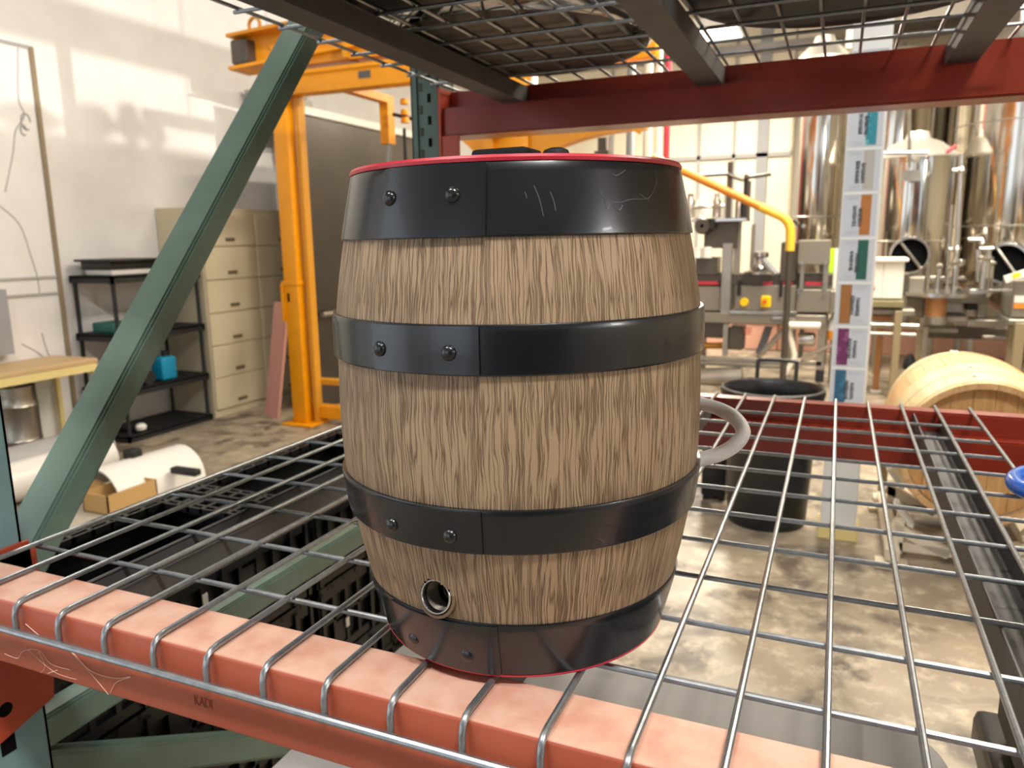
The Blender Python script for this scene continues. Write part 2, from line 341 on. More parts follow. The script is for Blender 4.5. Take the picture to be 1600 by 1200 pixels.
# front beam
bm = B(); rbox(bm, -.72, 2.3, -.010, .054, ZD-.079, ZD-.0036, .0035, 3); fb = obj('front_beam', bm, 'beam_paint', rack, label='salmon orange beam with a dusty top edge')
cu = bpy.data.curves.new('txt', 'FONT'); cu.body = 'KADI'; cu.size = .0105; cu.extrude = .0004; cu.align_x = 'CENTER'; cu.align_y = 'CENTER'; cu.space_character = .95
to = bpy.data.objects.new('txt', cu); COL.objects.link(to); dg = bpy.context.evaluated_depsgraph_get(); me = bpy.data.meshes.new_from_object(to.evaluated_get(dg)); bpy.data.objects.remove(to)
tm = Matrix.Translation(Vector((-0.332,-0.010,1.087))) @ Matrix.Rotation(PI/2, 4, 'X') @ Matrix.Diagonal((.95, 1.35, 1, 1))
me.transform(tm); me.materials.append(MATS['letter_red']); so = bpy.data.objects.new('embossed_lettering', me); COL.objects.link(so); so.parent = fb
# rear beams: upper part set back, ledge, lower part
def rear_beam(zt, name, m, hole_row):
    bm = B()
    sec = [(1.255, zt-.0036), (1.30, zt-.0036), (1.30, zt-.112), (1.212, zt-.112), (1.212, zt-.046), (1.255, zt-.046)]
    a = [bm.verts.new((-.72, y, z)) for y, z in sec]; b = [bm.verts.new((2.3, y, z)) for y, z in sec]
    bm.faces.new(a); bm.faces.new(b[::-1])
    for i in range(6): bm.faces.new((a[i], b[i], b[(i+1) % 6], a[(i+1) % 6]))
    bmesh.ops.recalc_face_normals(bm, faces=list(bm.faces))
    es = [e for e in bm.edges if abs(e.verts[0].co.x-e.verts[1].co.x) > 1]
    bmesh.ops.bevel(bm, geom=es, offset=.004, segments=2, affect='EDGES')
    o = obj(name, bm, m, rack)
    if hole_row:                                    # row of punched holes in the ledge
        bm = B()
        for i in range(40):
            x = -.66+i*.0285
            lathe(bm, [(.0001, zt-.0458), (.0038, zt-.0456)], 8, (x, 1.222, 0))
        h = obj('punched_hole_row', bm, 'hole_dark', o, smooth=False); h['kind'] = 'stuff'
    return o
rear_beam(ZD, 'rear_beam', 'beam_paint_shaded', True)
rear_beam(ZD+.71, 'rear_beam', 'beam_paint_shaded', False)
bm = B(); rbox(bm, -.72, 2.3, -.010, .054, ZD+.631, ZD+.7064, .0035, 2); obj('front_beam', bm, 'beam_paint', rack)
# upright posts: C channels with punched holes
def post(y0, y1, open_front, m):
    bm = B(); x0, x1, t = -.795, -.72, .003; z0, z1 = .006, 3.3
    web_y = (y1-t, y1) if open_front else (y0, y0+t)
    box(bm, x0, x0+t, y0, y1, z0, z1); box(bm, x1-t, x1, y0, y1, z0, z1)
    lipy = (y0, y0+t) if open_front else (y1-t, y1)
    box(bm, x0, x0+.020, *lipy, z0, z1); box(bm, x1-.020, x1, *lipy, z0, z1)
    # web with two staggered columns of holes 50.8 mm apart
    xs = [x0, x0+.020, x0+.030, x0+.042, x0+.052, x1]; p = .0508
    box(bm, xs[0], xs[1]-.004, *web_y, z0, z1); box(bm, xs[4]+.004, xs[5], *web_y, z0, z1)
    web_y = (web_y[0]+.005, web_y[1]+.005) if not open_front else (web_y[0]-.005, web_y[1]-.005)
    for i, (a, b) in enumerate(((xs[1]-.006, xs[1]), (xs[2], xs[3]), (xs[4], xs[4]+.006))): box(bm, a, b, *web_y, z0, z1)
    for c, off in ((1, 0), (3, p/2)):
        z = z0+off
        prev = z0
        while z < z1-.03:
            box(bm, xs[c], xs[c+1], *web_y, prev, z+.012); prev = z+.032; z += p
        box(bm, xs[c], xs[c+1], *web_y, prev, z1)
    return obj('upright_post', bm, m, rack, smooth=False)
fp = post(.012, .095, False, 'post_teal'); fp['label'] = 'pale teal front post'
post(1.205, 1.285, False, 'post_green')
for y in (.053, 1.245):
    pbox('foot_plate', rack, 'post_green', -.82, -.69, y-.07, y+.07, 0, .006)
# square slots on the side of the front post
for z in (.903, .80, .70):
    pbox('slot', fp, 'hole_dark', -.7205, -.7195, .036, .054, z-.014, z+.014, smooth=False)
# end connector plates (side plate, with tabs) of the lower front beam
cp = []
bm = B(); prism(bm, [(-.7185, -.012, ZD-.005), (-.7185, -.012, ZD-.235), (-.7185, .02, ZD-.235), (-.7185, .104, ZD-.212), (-.7185, .107, ZD-.19), (-.7185, .107, ZD-.005)], (.005, 0, 0))
c1 = obj('connector_plate', bm, 'connector_red', rack, smooth=False)
bm = B(); lathe(bm, [(.0001, .0006), (.008, .0006), (.009, 0)], 16, (-.7135, .044, .950), 'X'); obj('bolt_slot', bm, 'hole_dark', c1)
bm = B(); prism(bm, [(-.7185, -.012, ZD-.004), (-.7185, .100, ZD-.004), (-.7185, .100, ZD+.002), (-.7185, -.012, ZD+.002)], (.005, 0, 0)); box(bm, -.7185, -.7135, .062, .100, ZD-.06, ZD-.004)
obj('connector_plate', bm, 'connector_red', rack, smooth=False)
for zt in (ZD, ZD+.71):
    bm = B(); box(bm, -.7195, -.7135, 1.200, 1.30, zt-.20, zt-.002); box(bm, -.72, -.668, 1.2035, 1.2085, zt-.20, zt-.112)
    obj('connector_plate', bm, 'connector_red', rack, smooth=False)
# braces of the left end frame
def brace(p0, p1, w=.036, h=.048, m='brace_green'):
    bm = B(); p0, p1 = Vector(p0), Vector(p1); d = (p1-p0).normalized(); x = Vector((1, 0, 0)); y = x.cross(d).normalized(); t = .003
    # C section: web facing +x, two flanges towards -x
    sec = [(.0, -h/2), (.0, h/2), (-w, h/2), (-w, h/2-t), (-t, h/2-t), (-t, -h/2+t), (-w, -h/2+t), (-w, -h/2)]
    a = [bm.verts.new(p0+x*sx+y*sy) for sx, sy in sec]; b = [bm.verts.new(p1+x*sx+y*sy) for sx, sy in sec]
    bm.faces.new(a); bm.faces.new(b[::-1])
    for i in range(8): bm.faces.new((a[i], b[i], b[(i+1) % 8], a[(i+1) % 8]))
    bmesh.ops.recalc_face_normals(bm, faces=list(bm.faces))
    es = [e for e in bm.edges if (e.verts[0].co-e.verts[1].co).length > .3 and all(abs((v.co-p0).dot(x)) < 1e-4 for v in e.verts)]
    bmesh.ops.bevel(bm, geom=es, offset=.006, segments=3, affect='EDGES')
    return obj('brace', bm, m, rack)
b0 = brace((-.735, .078, ZD-.095), (-.735, .80, ZD+.775), .060, .040)
brace((-.737, .09, ZD-.272), (-.737, 1.21, ZD-.272))
brace((-.737, .09, ZD-.318), (-.737, 1.21, ZD-.98))
brace((-.739, 1.21, ZD+.78), (-.739, .09, ZD+1.7))

# ---------------------------------------------------------------- wire decks
def wire_deck(zd, label, detail):
    t = thing('wire_deck', (-.127, .6, zd), label, 'wire shelf', None)
    SX, SY, r = .0635, .1037, .0030
    base = None
    x0 = -11*SX
    def wpts(x):
        return [(x, -.0165, zd-.030), (x, -.0165, zd-.014), (x, -.0140, zd-.0055), (x, -.0085, zd-.0012), (x, -.001, zd), (x, 1.262, zd), (x, 1.30, zd), (x, 1.3045, zd-.004), (x, 1.3045, zd-.03)]
    proto = None
    for k in range(-11, 8):
        x = k*SX
        if proto is None:
            proto = obj('long_wire', tubes((wpts(x), r), seg=10), 'zinc', t); continue
        c = proto.copy(); COL.objects.link(c); c.location.x += (k+11)*SX
    bm = tubes(([(x0-.006, 0, zd-.0056), (7*SX+.006, 0, zd-.0056)], r), seg=10)
    me = None
    for k in range(1, 12):
        y = k*SY
        if k == 1:
            bmesh.ops.translate(bm, verts=list(bm.verts), vec=(0, y, 0)); cp_ = obj('cross_wire', bm, 'zinc', t)
        else:
            c = cp_.copy(); COL.objects.link(c); c.location.y += (k-1)*SY
    ptube('front_rod', t, 'zinc', [(x0-.05, -.0205, zd-.029), (7*SX+.01, -.0205, zd-.029)], .0036, 10)
    ptube('front_rod', t, 'zinc', [(x0-.05, 1.3085, zd-.029), (7*SX+.01, 1.3085, zd-.029)], .0036, 10)
    for xc in (-.537, -.092, .364):
        bm = B(); w_, d_, th = .026, .036, .0016; zt = zd-.0088
        y0_, y1_ = .058, 1.253
        # U channel with flared ends, open at the top
        box(bm, xc-w_, xc-w_+th, y0_, y1_, zt-d_, zt); box(bm, xc+w_-th, xc+w_, y0_, y1_, zt-d_, zt); box(bm, xc-w_+th, xc+w_-th, y0_, y1_, zt-d_, zt-d_+th)
        for s in (-1, 1): tube(bm, [(xc+s*(w_-.0012), y0_, zt-.001), (xc+s*(w_-.0012), y1_, zt-.001)], .0019, 6)
        box(bm, xc-w_, xc+w_, 1.214, 1.254, zt-.0375, zt-.035)
        obj('support_channel', bm, 'channel_grey', t)
    return t
dk = wire_deck(ZD, 'galvanised wire mesh shelf the small barrel stands on', True)
dk2 = copy_tree(dk); dk2.location.x += 20*.0635; dk2['label'] = 'galvanised wire mesh shelf to the right of the one under the small barrel'
wire_deck(ZD+.71, 'galvanised wire mesh shelf overhead, carrying black and steel tubs', False)

# ---------------------------------------------------------------- the small barrel
BX0, BY0 = -.0883, .1697; ZB = ZD+.0038
bar_ = thing('barrel', (BX0, BY0, ZB), 'small brown wood-look plastic barrel with black hoops and red rims on the wire shelf', 'barrel')
bar_.rotation_euler = (.0028, -.0079, 0)
PZ = [0, .003, .0542, .1188, .1554, .2050, .2564, .2934, .3541, .4072]
PR = [.132, .1339, .1476, .1605, .1649, .1665, .1655, .1646, .1548, .1435]
def bR(z):                                        # smooth radius of the outer skin
    z = min(max(z, 0), .4072)
    for i in range(len(PZ)-1):
        if PZ[i] <= z <= PZ[i+1]:
            p = [max(i-1, 0), i, i+1, min(i+2, len(PZ)-1)]
            t = (z-PZ[i])/(PZ[i+1]-PZ[i]); h = PZ[i+1]-PZ[i]
            m0 = (PR[p[2]]-PR[p[0]])/max(PZ[p[2]]-PZ[p[0]], 1e-6)*h; m1 = (PR[p[3]]-PR[p[1]])/max(PZ[p[3]]-PZ[p[1]], 1e-6)*h
            return (2*t**3-3*t*t+1)*PR[i]+(t**3-2*t*t+t)*m0+(-2*t**3+3*t*t)*PR[i+1]+(t**3-t*t)*m1
    return PR[-1]
def bobj(name, bm, m, parent=None, **k):
    o = obj(name, bm, m, None, **k); o.parent = parent or bar_; o.location = (0, 0, 0); return o
HOOPS = [(.003, .0542, 0.0), (.1188, .1554, 0), (.2564, .2934, 0), (.3541, .4072, 0)]
HP = .0022
SPA, SPZ = math.radians(-95.2), .0728               # tap hole
def wood_body():
    bm = B(); uvl = bm.loops.layers.uv.new('UVMap'); SEG = 480; zs = []
    z = .004
    while z < .403: zs.append(z); z += .003
    zs.append(.403)
    rings = []
    for z in zs:
        r = bR(z)-HP; ring = []
        for k in range(SEG+1):
            a = -PI/2+2*PI*k/SEG-PI
            ring.append((r*math.cos(a), r*math.sin(a), z, a))
        rings.append([(bm.verts.new(q[:3]) if k < SEG else None, q) for k, q in enumerate(ring)])
        rings[-1][SEG] = (rings[-1][0][0], ring[SEG])
    for i in range(len(zs)-1):
        for k in range(SEG):
            c = (rings[i][k], rings[i][k+1], rings[i+1][k+1], rings[i+1][k])
            am = (c[0][1][3]+c[1][1][3])/2; zm = (c[0][1][2]+c[2][1][2])/2
            da = ((am-SPA+PI) % (2*PI)-PI)*.150; dz = zm-SPZ
            if math.hypot(da, dz) < .0150: continue
            f = bm.faces.new([v[0] for v in c])
            for lp, v in zip(f.loops, c): lp[uvl].uv = (v[1][3]*.155, v[1][2])
    return bm
bobj('body', wood_body(), 'moulded_wood', recalc=False, ang=60, label='brown moulded skin with a fine wood grain')
for (z0, z1, _), (aL, aR, tap) in zip(HOOPS, ((-122.5, -75.6, 1), (-115.5, -77.9, 1), (-112.6, -77.0, 1), (-113.8, -75.4, 1))):
    n = 8
    ex = .0010 if .1 < z0 < .3 else 0
    pr = [(bR(z0)-HP-.0015, z0), (bR(z0)-.0005+ex, z0), (bR(z0+.001)+ex, z0+.0008)]
    zz = [z0+.0015+(z1-z0-.003)*i/n for i in range(n+1)]
    pr += [(bR(z)+ex, z) for z in zz]+[(bR(z1)-.0006+ex, z1-.0002), (bR(z1)-HP-.0015, z1)]
    bm = B(); lathe(bm, pr, 160); hp = bobj('hoop', bm, 'hoop_black', ang=50)
    # overlapping strap end with a chamfered left tip
    bm = B(); aL, aR = math.radians(aL), math.radians(aR); th = .0024; NA, NZ = 24, 8
    top, bot = [], []
    zl, zh = z0+.0012, z1-.0012
    def edge(a):                                  # chamfer of the strap's tip
        d = (a-aL)*.16; c = max(0, .012-d)*.55 if z1-z0 < .045 else max(0, .014-d)*.8
        return zl+c, zh-c
    g0, g1 = [], []
    for i in range(NA+1):
        a = aL+(aR-aL)*i/NA; lo, hi = edge(a)
        g0.append([bm.verts.new(((bR(lo+(hi-lo)*j/NZ)+ex-.0006)*math.cos(a), (bR(lo+(hi-lo)*j/NZ)+ex-.0006)*math.sin(a), lo+(hi-lo)*j/NZ)) for j in range(NZ+1)])
        tt = th*(.75+.25*min(1, i/8))
        g1.append([bm.verts.new(((bR(lo+(hi-lo)*j/NZ)+ex+tt)*math.cos(a), (bR(lo+(hi-lo)*j/NZ)+ex+tt)*math.sin(a), lo+(hi-lo)*j/NZ)) for j in range(NZ+1)])
    for i in range(NA):
        for j in range(NZ):
            bm.faces.new((g1[i][j], g1[i+1][j], g1[i+1][j+1], g1[i][j+1])); bm.faces.new((g0[i][j], g0[i][j+1], g0[i+1][j+1], g0[i+1][j]))
        bm.faces.new((g0[i][0], g0[i+1][0], g1[i+1][0], g1[i][0])); bm.faces.new((g0[i][NZ], g1[i][NZ], g1[i+1][NZ], g0[i+1][NZ]))
    for j in range(NZ):
        bm.faces.new((g0[0][j], g1[0][j], g1[0][j+1], g0[0][j+1])); bm.faces.new((g0[NA][j], g0[NA][j+1], g1[NA][j+1], g1[NA][j]))
    bobj('strap_end', bm, 'hoop_black', hp, ang=30)
    zc = {.003: .0215, .1188: .1335, .2564: .2735, .3541: .3838}[z0]
    for a in ((-109 if z0 < .01 else -105.6), (-86.6 if z0 < .2 else -84.6)):
        a = math.radians(a); R0 = bR(zc)+th+ex; bm = B()
        rr = .0058 if z0 > .01 else .0056; hh = .0040 if z0 > .01 else .0022
        lathe(bm, [(rr*math.cos(t*PI/2/7), hh*math.sin(t*PI/2/7)) for t in range(8)][:-1]+[(.0002, hh)], 18)
        M = Matrix.Translation((R0*math.cos(a), R0*math.sin(a), zc)) @ Matrix.Rotation(a, 4, 'Z') @ Matrix.Rotation(PI/2, 4, 'Y')
        bm.transform(M); bobj('rivet', bm, 'hoop_black', hp)
# scuffs in the gloss of the top hoop
bm = B()
for pts in ([(-43.57,0.3865), (-41.86,0.3793), (-37.72,0.3767), (-32.93,0.3791), (-26.30,0.3799), (-22.69,0.3859), (-20.54,0.3932)], [(-42.11,0.3784), (-41.60,0.3720), (-40.54,0.3766)], [(-39.78,0.3748), (-37.82,0.3712), (-36.26,0.3749)], [(-38.49,0.3976), (-37.24,0.3959), (-33.65,0.3999)], [(-62.34,0.3890), (-61.08,0.3802), (-60.08,0.3677)], [(-57.99,0.3845), (-57.22,0.3792), (-56.70,0.3712)], [(-20.25,0.4014), (-20.47,0.3908)], [(-64.86,0.3847), (-64.39,0.3802)], [(-29.33,0.3830), (-25.85,0.3785)]):
    q = []
    for a_, z_ in pts: r_ = bR(z_)+.00005; q.append((r_*math.cos(math.radians(a_)), r_*math.sin(math.radians(a_)), z_))
    tube(bm, arc_pts(q, 5), .00032, 5)
bobj('scuff', bm, 'scuff_grey', hp)['kind'] = 'stuff'
# red rims and heads
bm = B(); r1 = PR[-1]; lathe(bm, [(r1-.004, .4065), (r1+.0006, .4068), (r1+.0010, .4092), (r1-.0004, .4112), (r1-.010, .4120), (r1-.016, .4105), (r1-.018, .400)], 160); bobj('rim', bm, 'red_rim')
bm = B(); lathe(bm, [(.112, .0025), (.118, .0), (.1310, .0), (.1335, .0010), (.1340, .0022), (.1320, .0034)], 160); bobj('rim', bm, 'red_rim')
bm = B(); lathe(bm, [(r1-.017, .400), (.06, .3985), (.0005, .398)], 64); bobj('head', bm, 'black_plastic')
bm = B(); lathe(bm, [(.0005, .004), (.118, .004)], 64); bobj('head', bm, 'black_plastic')
# black fittings on the top head that rise just above the rim
bm = B(); rbox(bm, -.050, .006, .012, .055, .399, .4340, .004, 2); bobj('lug', bm, 'black_matte')
bm = B(); lathe(bm, [(.013, .398), (.013, .426), (.011, .4305), (.006, .4325), (.0004, .4325)], 24, (.027, .032, 0)); bobj('bung_cap', bm, 'black_matte')
# tap bush: steel threaded ring let into the body
def tap():
    M = Matrix.Translation(((bR(SPZ)-HP)*math.cos(SPA), (bR(SPZ)-HP)*math.sin(SPA), SPZ)) @ Matrix.Rotation(SPA, 4, 'Z') @ Matrix.Rotation(PI/2-.17, 4, 'Y')
    bm = B(); lathe(bm, [(.0180, -.006), (.0178, .0004), (.0152, .0006), (.0146, -.006)], 48); bm.transform(M); e = bobj('tap_recess', bm, 'moulded_wood')
    bm = B(); lathe(bm, [(.0142, -.010), (.0144, .0010), (.0139, .0018), (.0128, .0018), (.0122, .0006), (.0120, -.004)], 48); bm.transform(M); t = bobj('tap_bush', bm, 'steel')
    bm = B(); pr = []
    for i in range(12): pr += [(.0120, -.004-i*.0016), (.0110, -.0048-i*.0016)]
    pr += [(.0100, -.024), (.0085, -.0245), (.0085, -.031), (.0003, -.031)]
    lathe(bm, pr, 40); bm.transform(M); bobj('tap_thread', bm, 'dark_steel', t, recalc=False)
    bm = B(); lathe(bm, [(.0112, -.0195), (.0092, -.0195), (.0092, -.0225)], 40); bm.transform(M); bobj('tap_seal', bm, 'black_plastic', t)
tap()
# white rope handle at the right side
bm = B(); o_ = Vector((BX0, BY0, ZB))
rp = [Vector(q)-o_ for q in ((0.061,0.210,1.290), (0.071,0.215,1.295), (0.088,0.222,1.300), (0.101,0.232,1.308), (0.106,0.246,1.317), (0.096,0.262,1.326), (0.079,0.275,1.331), (0.059,0.285,1.333), (0.042,0.290,1.335))]
tube(bm, arc_pts(rp, 8), .0069, 12); bobj('rope_handle', bm, 'rope_white')
bm = B(); p = rp[1]; lathe(bm, [(.0095, 0), (.0105, .004), (.0075, .006)], 20); bm.transform(Matrix.Translation(rp[0]*.985) @ (rp[1]-rp[0]).to_track_quat('Z', 'Y').to_matrix().to_4x4()); bobj('rope_ferrule', bm, 'rope_white')

# ---------------------------------------------------------------- blue ring, right edge
c = Vector((.501, .735, ZD+.010))
bm = B(); tube(bm, [(c.x+.078*math.cos(a), c.y+.078*math.sin(a), ZD+.0150+.004*math.cos(a)) for a in [2*PI*i/40 for i in range(40)]], .0115, 12, closed=True)
single('ring', bm, 'blue_plastic', 'glossy blue ring lying on the wires at the right edge of the photo', 'ring')

# ---------------------------------------------------------------- cobweb on the front beam
bm = B()
def web(pts, r=.00030): tube(bm, arc_pts(pts, 4), r, 4)
web([(-0.565,-0.011,1.119), (-0.537,-0.011,1.107), (-0.506,-0.011,1.105), (-0.477,-0.011,1.087), (-0.445,-0.011,1.086), (-0.421,-0.011,1.093)], .0004)
web([(-0.510,-0.011,1.107), (-0.482,-0.011,1.088), (-0.455,-0.011,1.066)]); web([(-0.453,-0.011,1.067), (-0.442,-0.011,1.082), (-0.422,-0.011,1.092)])
web([(-0.606,-0.011,1.077), (-0.586,-0.011,1.076), (-0.576,-0.011,1.086), (-0.551,-0.011,1.093), (-0.534,-0.011,1.081), (-0.506,-0.011,1.081)])
web([(-0.551,-0.011,1.091), (-0.544,-0.011,1.077), (-0.552,-0.011,1.067)], .0002); web([(-0.566,-0.011,1.089), (-0.531,-0.011,1.073), (-0.499,-0.011,1.072)], .0002)
web([(-0.541,-0.011,1.069), (-0.526,-0.011,1.076)])
single('cobweb', bm, 'cobweb', 'wispy cobweb strands on the left end of the front beam', 'cobweb')['kind'] = 'stuff'

# ---------------------------------------------------------------- tubs on the upper deck
ZU = ZD+.71+.003
t = thing('steel_pot', (-.43, .985, ZU), 'round stainless steel tub on the overhead wire shelf', 'tub')
bm = B(); lathe(bm, [(.0005, .0), (.23, .0), (.258, .008)], 56, (-.43, .985, ZU)); obj('bottom_plate', bm, 'dark_bottom', t)
bm = B(); lathe(bm, [(.258, .008), (.266, .016), (.275, .05), (.278, .36), (.292, .375), (.285, .38), (.270, .36), (.268, .06)], 56, (-.43, .985, ZU)); obj('bowl', bm, 'steel_mirror', t)
bm = B(); lathe(bm, [(.277, .10), (.284, .104), (.284, .125), (.277, .13)], 56, (-.43, .985, ZU)); obj('band', bm, 'steel', t)
bm = B(); lathe(bm, [(.02, .0), (.02, .045), (.012, .05)], 16, (-.167, .95, ZU)); obj('outlet', bm, 'steel', t)
t = thing('black_tub', (.165, .82, ZU), 'round black plastic tub on the overhead wire shelf, right of the steel one', 'tub')
bm = B(); lathe(bm, [(.0005, .012), (.16, .012), (.18, .0), (.235, .0), (.245, .012), (.262, .40), (.275, .405), (.275, .425), (.25, .42), (.232, .03)], 56, (.165, .82, ZU)); obj('tub_body', bm, 'black_plastic', t)
for s in (-1, 1): ptube('tub_handle', t, 'black_plastic', arc_pts([(.165+s*.262, .75, ZU+.34), (.165+s*.30, .77, ZU+.33), (.165+s*.30, .87, ZU+.33), (.165+s*.262, .89, ZU+.34)], 5), .009, 8)
t = thing('black_tote', (-.42, .40, ZU), 'long black plastic tote on the overhead wire shelf, nearest the end frame', 'tote')
bm = B(); rbox(bm, -.64, -.20, .10, .66, ZU, ZU+.34, .02, 3); obj('tote_body', bm, 'black_plastic', t)
bm = B(); rbox(bm, -.66, -.18, .08, .68, ZU+.34, ZU+.375, .01, 2); obj('tote_lid', bm, 'black_plastic', t)

# ---------------------------------------------------------------- crates under the shelf, beyond the end frame
def crate(x0, y0, z0, label, group):
    W_, D_, H_ = .40, .62, .186
    t = thing('crate', (x0+W_/2, y0+D_/2, z0), label, 'crate', group)
    x1, y1 = x0+W_, y0+D_; z1 = z0+H_
    bm = B()                                        # floor lattice
    for i in range(9): box(bm, x0+.01+i*(W_-.02-.010)/8, x0+.01+i*(W_-.02-.010)/8+.010, y0+.01, y1-.01, z0, z0+.006)
    for i in range(13): box(bm, x0+.01, x1-.01, y0+.01+i*(D_-.02-.010)/12, y0+.01+i*(D_-.02-.010)/12+.010, z0, z0+.006)
    box(bm, x0+.012, x1-.012, y0+.012, y1-.012, z0+.002, z0+.004)
    o = obj('base_lattice', bm, 'crate_black', t, smooth=False)
    bm = B(); R = .052                              # perforated rim
    for i in range(15):
        y = y0+(D_-.009)*i/14; box(bm, x0, x0+R, y, y+.009, z1-.012, z1); box(bm, x1-R, x1, y, y+.009, z1-.012, z1)
    for i in range(9):
        x = x0+R+(W_-2*R-.009)*i/8; box(bm, x, x+.009, y0, y0+R, z1-.012, z1); box(bm, x, x+.009, y1-R, y1, z1-.012, z1)
    for a, b in ((0, .006), (R*.55, R*.55+.006), (R-.006, R)):
        box(bm, x0+a, x0+b, y0, y1, z1-.014, z1); box(bm, x1-b, x1-a, y0, y1, z1-.014, z1)
        box(bm, x0, x1, y0+a, y0+b, z1-.014, z1); box(bm, x0, x1, y1-b, y1-a, z1-.014, z1)
    obj('perforated_rim', bm, 'crate_black', t, smooth=False)
    for nm, s in (('side_wall', 0), ('side_wall', 1), ('end_wall', 2), ('end_wall', 3)):
        bm = B(); za, zb = z0+.006, z1-.014
        def wb(u0, u1, v0, v1, o_=0):
            tk = .010; 
            if s == 0: box(bm, x1-tk+o_, x1+o_, y0+u0, y0+u1, za+v0, za+v1)
            elif s == 1: box(bm, x0-o_, x0+tk-o_, y0+u0, y0+u1, za+v0, za+v1)
            elif s == 2: box(bm, x0+u0, x0+u1, y0-o_, y0+tk-o_, za+v0, za+v1)
            else: box(bm, x0+u0, x0+u1, y1-tk+o_, y1+o_, za+v0, za+v1)
        Lw = D_ if s < 2 else W_; Hh = zb-za
        wb(0, Lw, 0, .018); wb(0, Lw, Hh-.020, Hh); wb(0, Lw, Hh*.52, Hh*.52+.014)
        n = 13 if s < 2 else 8
        for i in range(n+1):
            u = (Lw-.010)*i/n
            wb(u, u+.010, .018, Hh-.02)
            if i % 4 == 0: wb(u, u+.012, 0, Hh, .006)
        if s == 0: box(bm, x1-.016, x1-.011, y0+.012, y1-.012, za, zb)
        elif s == 1: box(bm, x0+.011, x0+.016, y0+.012, y1-.012, za, zb)
        elif s == 2: box(bm, x0+.012, x1-.012, y0+.011, y0+.016, za, zb)
        else: box(bm, x0+.012, x1-.012, y1-.016, y1-.011, za, zb)
        # solid panels that close part of the openings, as the photograph shows
        for k, i in enumerate((1, 5, 6, 9)):
            if i < n: wb((Lw-.01)*i/n, (Lw-.01)*(i+1)/n, Hh*.55 if k % 2 else .02, Hh-.03 if k % 2 else Hh*.45, -.003)
        ow = obj(nm, bm, 'crate_black', t, smooth=False)
        if s == 0:
            for u, v in ((.09, .05), (.33, .11), (.51, .045)):
                pbox('tag', ow, 'label_white', x1-.001, x1+.002, y0+u, y0+u+.012, za+v, za+v+.022, smooth=False)
    return t
LV = ['on the floor', 'second from the floor', 'in the middle', 'second from the top', 'on top']
first = None
for s, (yc, nm) in enumerate(((.13, 'near'), (.78, 'far'))):
    for k in range(5):
        lab = 'black slotted plastic crate %s of the %s stack behind the rack end' % (LV[k], nm)
        if first is None: first = crate(-1.225, yc, 0, lab, 'stacked black crates'); continue
        c = copy_tree(first); c.location = (-1.225+.20, yc+.31, k*.187); c['label'] = lab

# unseen pallet loads added behind the camera to darken the hoops' reflections
for k, (x, y, nm) in enumerate(((.72, -3.6, 'straight behind the camera'), (2.0, -3.7, 'next to the right of the one behind the camera'), (3.3, -3.6, 'at the right end of the row behind the camera'))):
    t = thing('added_pallet', (x, y, 0), 'unseen black pallet load added for dark reflections, '+nm, 'pallet', None)
    for b in (-.5, 0, .5): pbox('pallet_bearer', t, 'tan_leg', x+b-.05, x+b+.05, y-.5, y+.5, 0, .10)
    for b in range(5): pbox('pallet_board', t, 'tan_leg', x-.6, x+.6, y-.5+b*.225, y-.4+b*.225, .10, .125)
    bm = B(); rbox(bm, x-.58, x+.58, y-.48, y+.48, .125, 2.35, .03, 2); obj('added_dark_load', bm, 'crate_black', t)

# ---------------------------------------------------------------- grey cart and black bin under the shelf
t = thing('utility_cart', (.08, .26, 0), 'grey plastic cart with a smooth rounded top under the wire shelf', 'cart')
pl = []
for cx, cy, a0 in ((.255, .502, 0), (-.36, .502, PI/2), (-.36, .07, PI), (.255, .07, 1.5*PI)):
    pl += [(cx+.09*math.cos(a0+PI/2*k/8), cy+.09*math.sin(a0+PI/2*k/8)) for k in range(9)]
bm = B(); rows = []
for off, z in ((.0, .80), (0, .837), (.002, .841), (.006, .843)):
    rows.append([bm.verts.new((x+(-.05-x)*off/.4, y+(.28-y)*off/.3, z)) for x, y in pl])
for a, b in zip(rows, rows[1:]):
    for k in range(len(pl)): bm.faces.new((a[k], a[(k+1) % len(pl)], b[(k+1) % len(pl)], b[k]))
bm.faces.new(rows[0][::-1]); bm.faces.new(rows[-1]); obj('cart_top', bm, 'grey_plastic', t)
pbox('cart_shelf', t, 'grey_plastic', -.43, .20, 0, .40, .20, .235)
for x in (-.40, .17):
    for y in (.02, .37):
        o = pbox('leg', t, 'grey_plastic', x-.02, x+.02, y-.02, y+.02, .09, .80)
        bm = B(); lathe(bm, [(.001, -.014), (.04, -.014), (.045, 0), (.04, .014), (.001, .014)], 18, (x, y, .045), 'X'); box(bm, x-.016, x+.016, y-.016, y+.016, .05, .09); obj('caster', bm, 'black_matte', o)
t = thing('black_bin', (.60, .42, 0), 'black plastic bin under the right end of the wire shelf', 'bin')
bm = B(); rbox(bm, .405, .85, .02, .62, .01, .82, .02, 2); obj('bin_body', bm, 'black_plastic', t)
bm = B(); rbox(bm, .385, .87, .0, .64, .80, .86, .012, 2); obj('bin_lid', bm, 'black_plastic', t)
bm = B(); rbox(bm, .40, .85, .01, .60, .862, 1.02, .03, 2); obj('bin_hood', bm, 'black_matte', t)

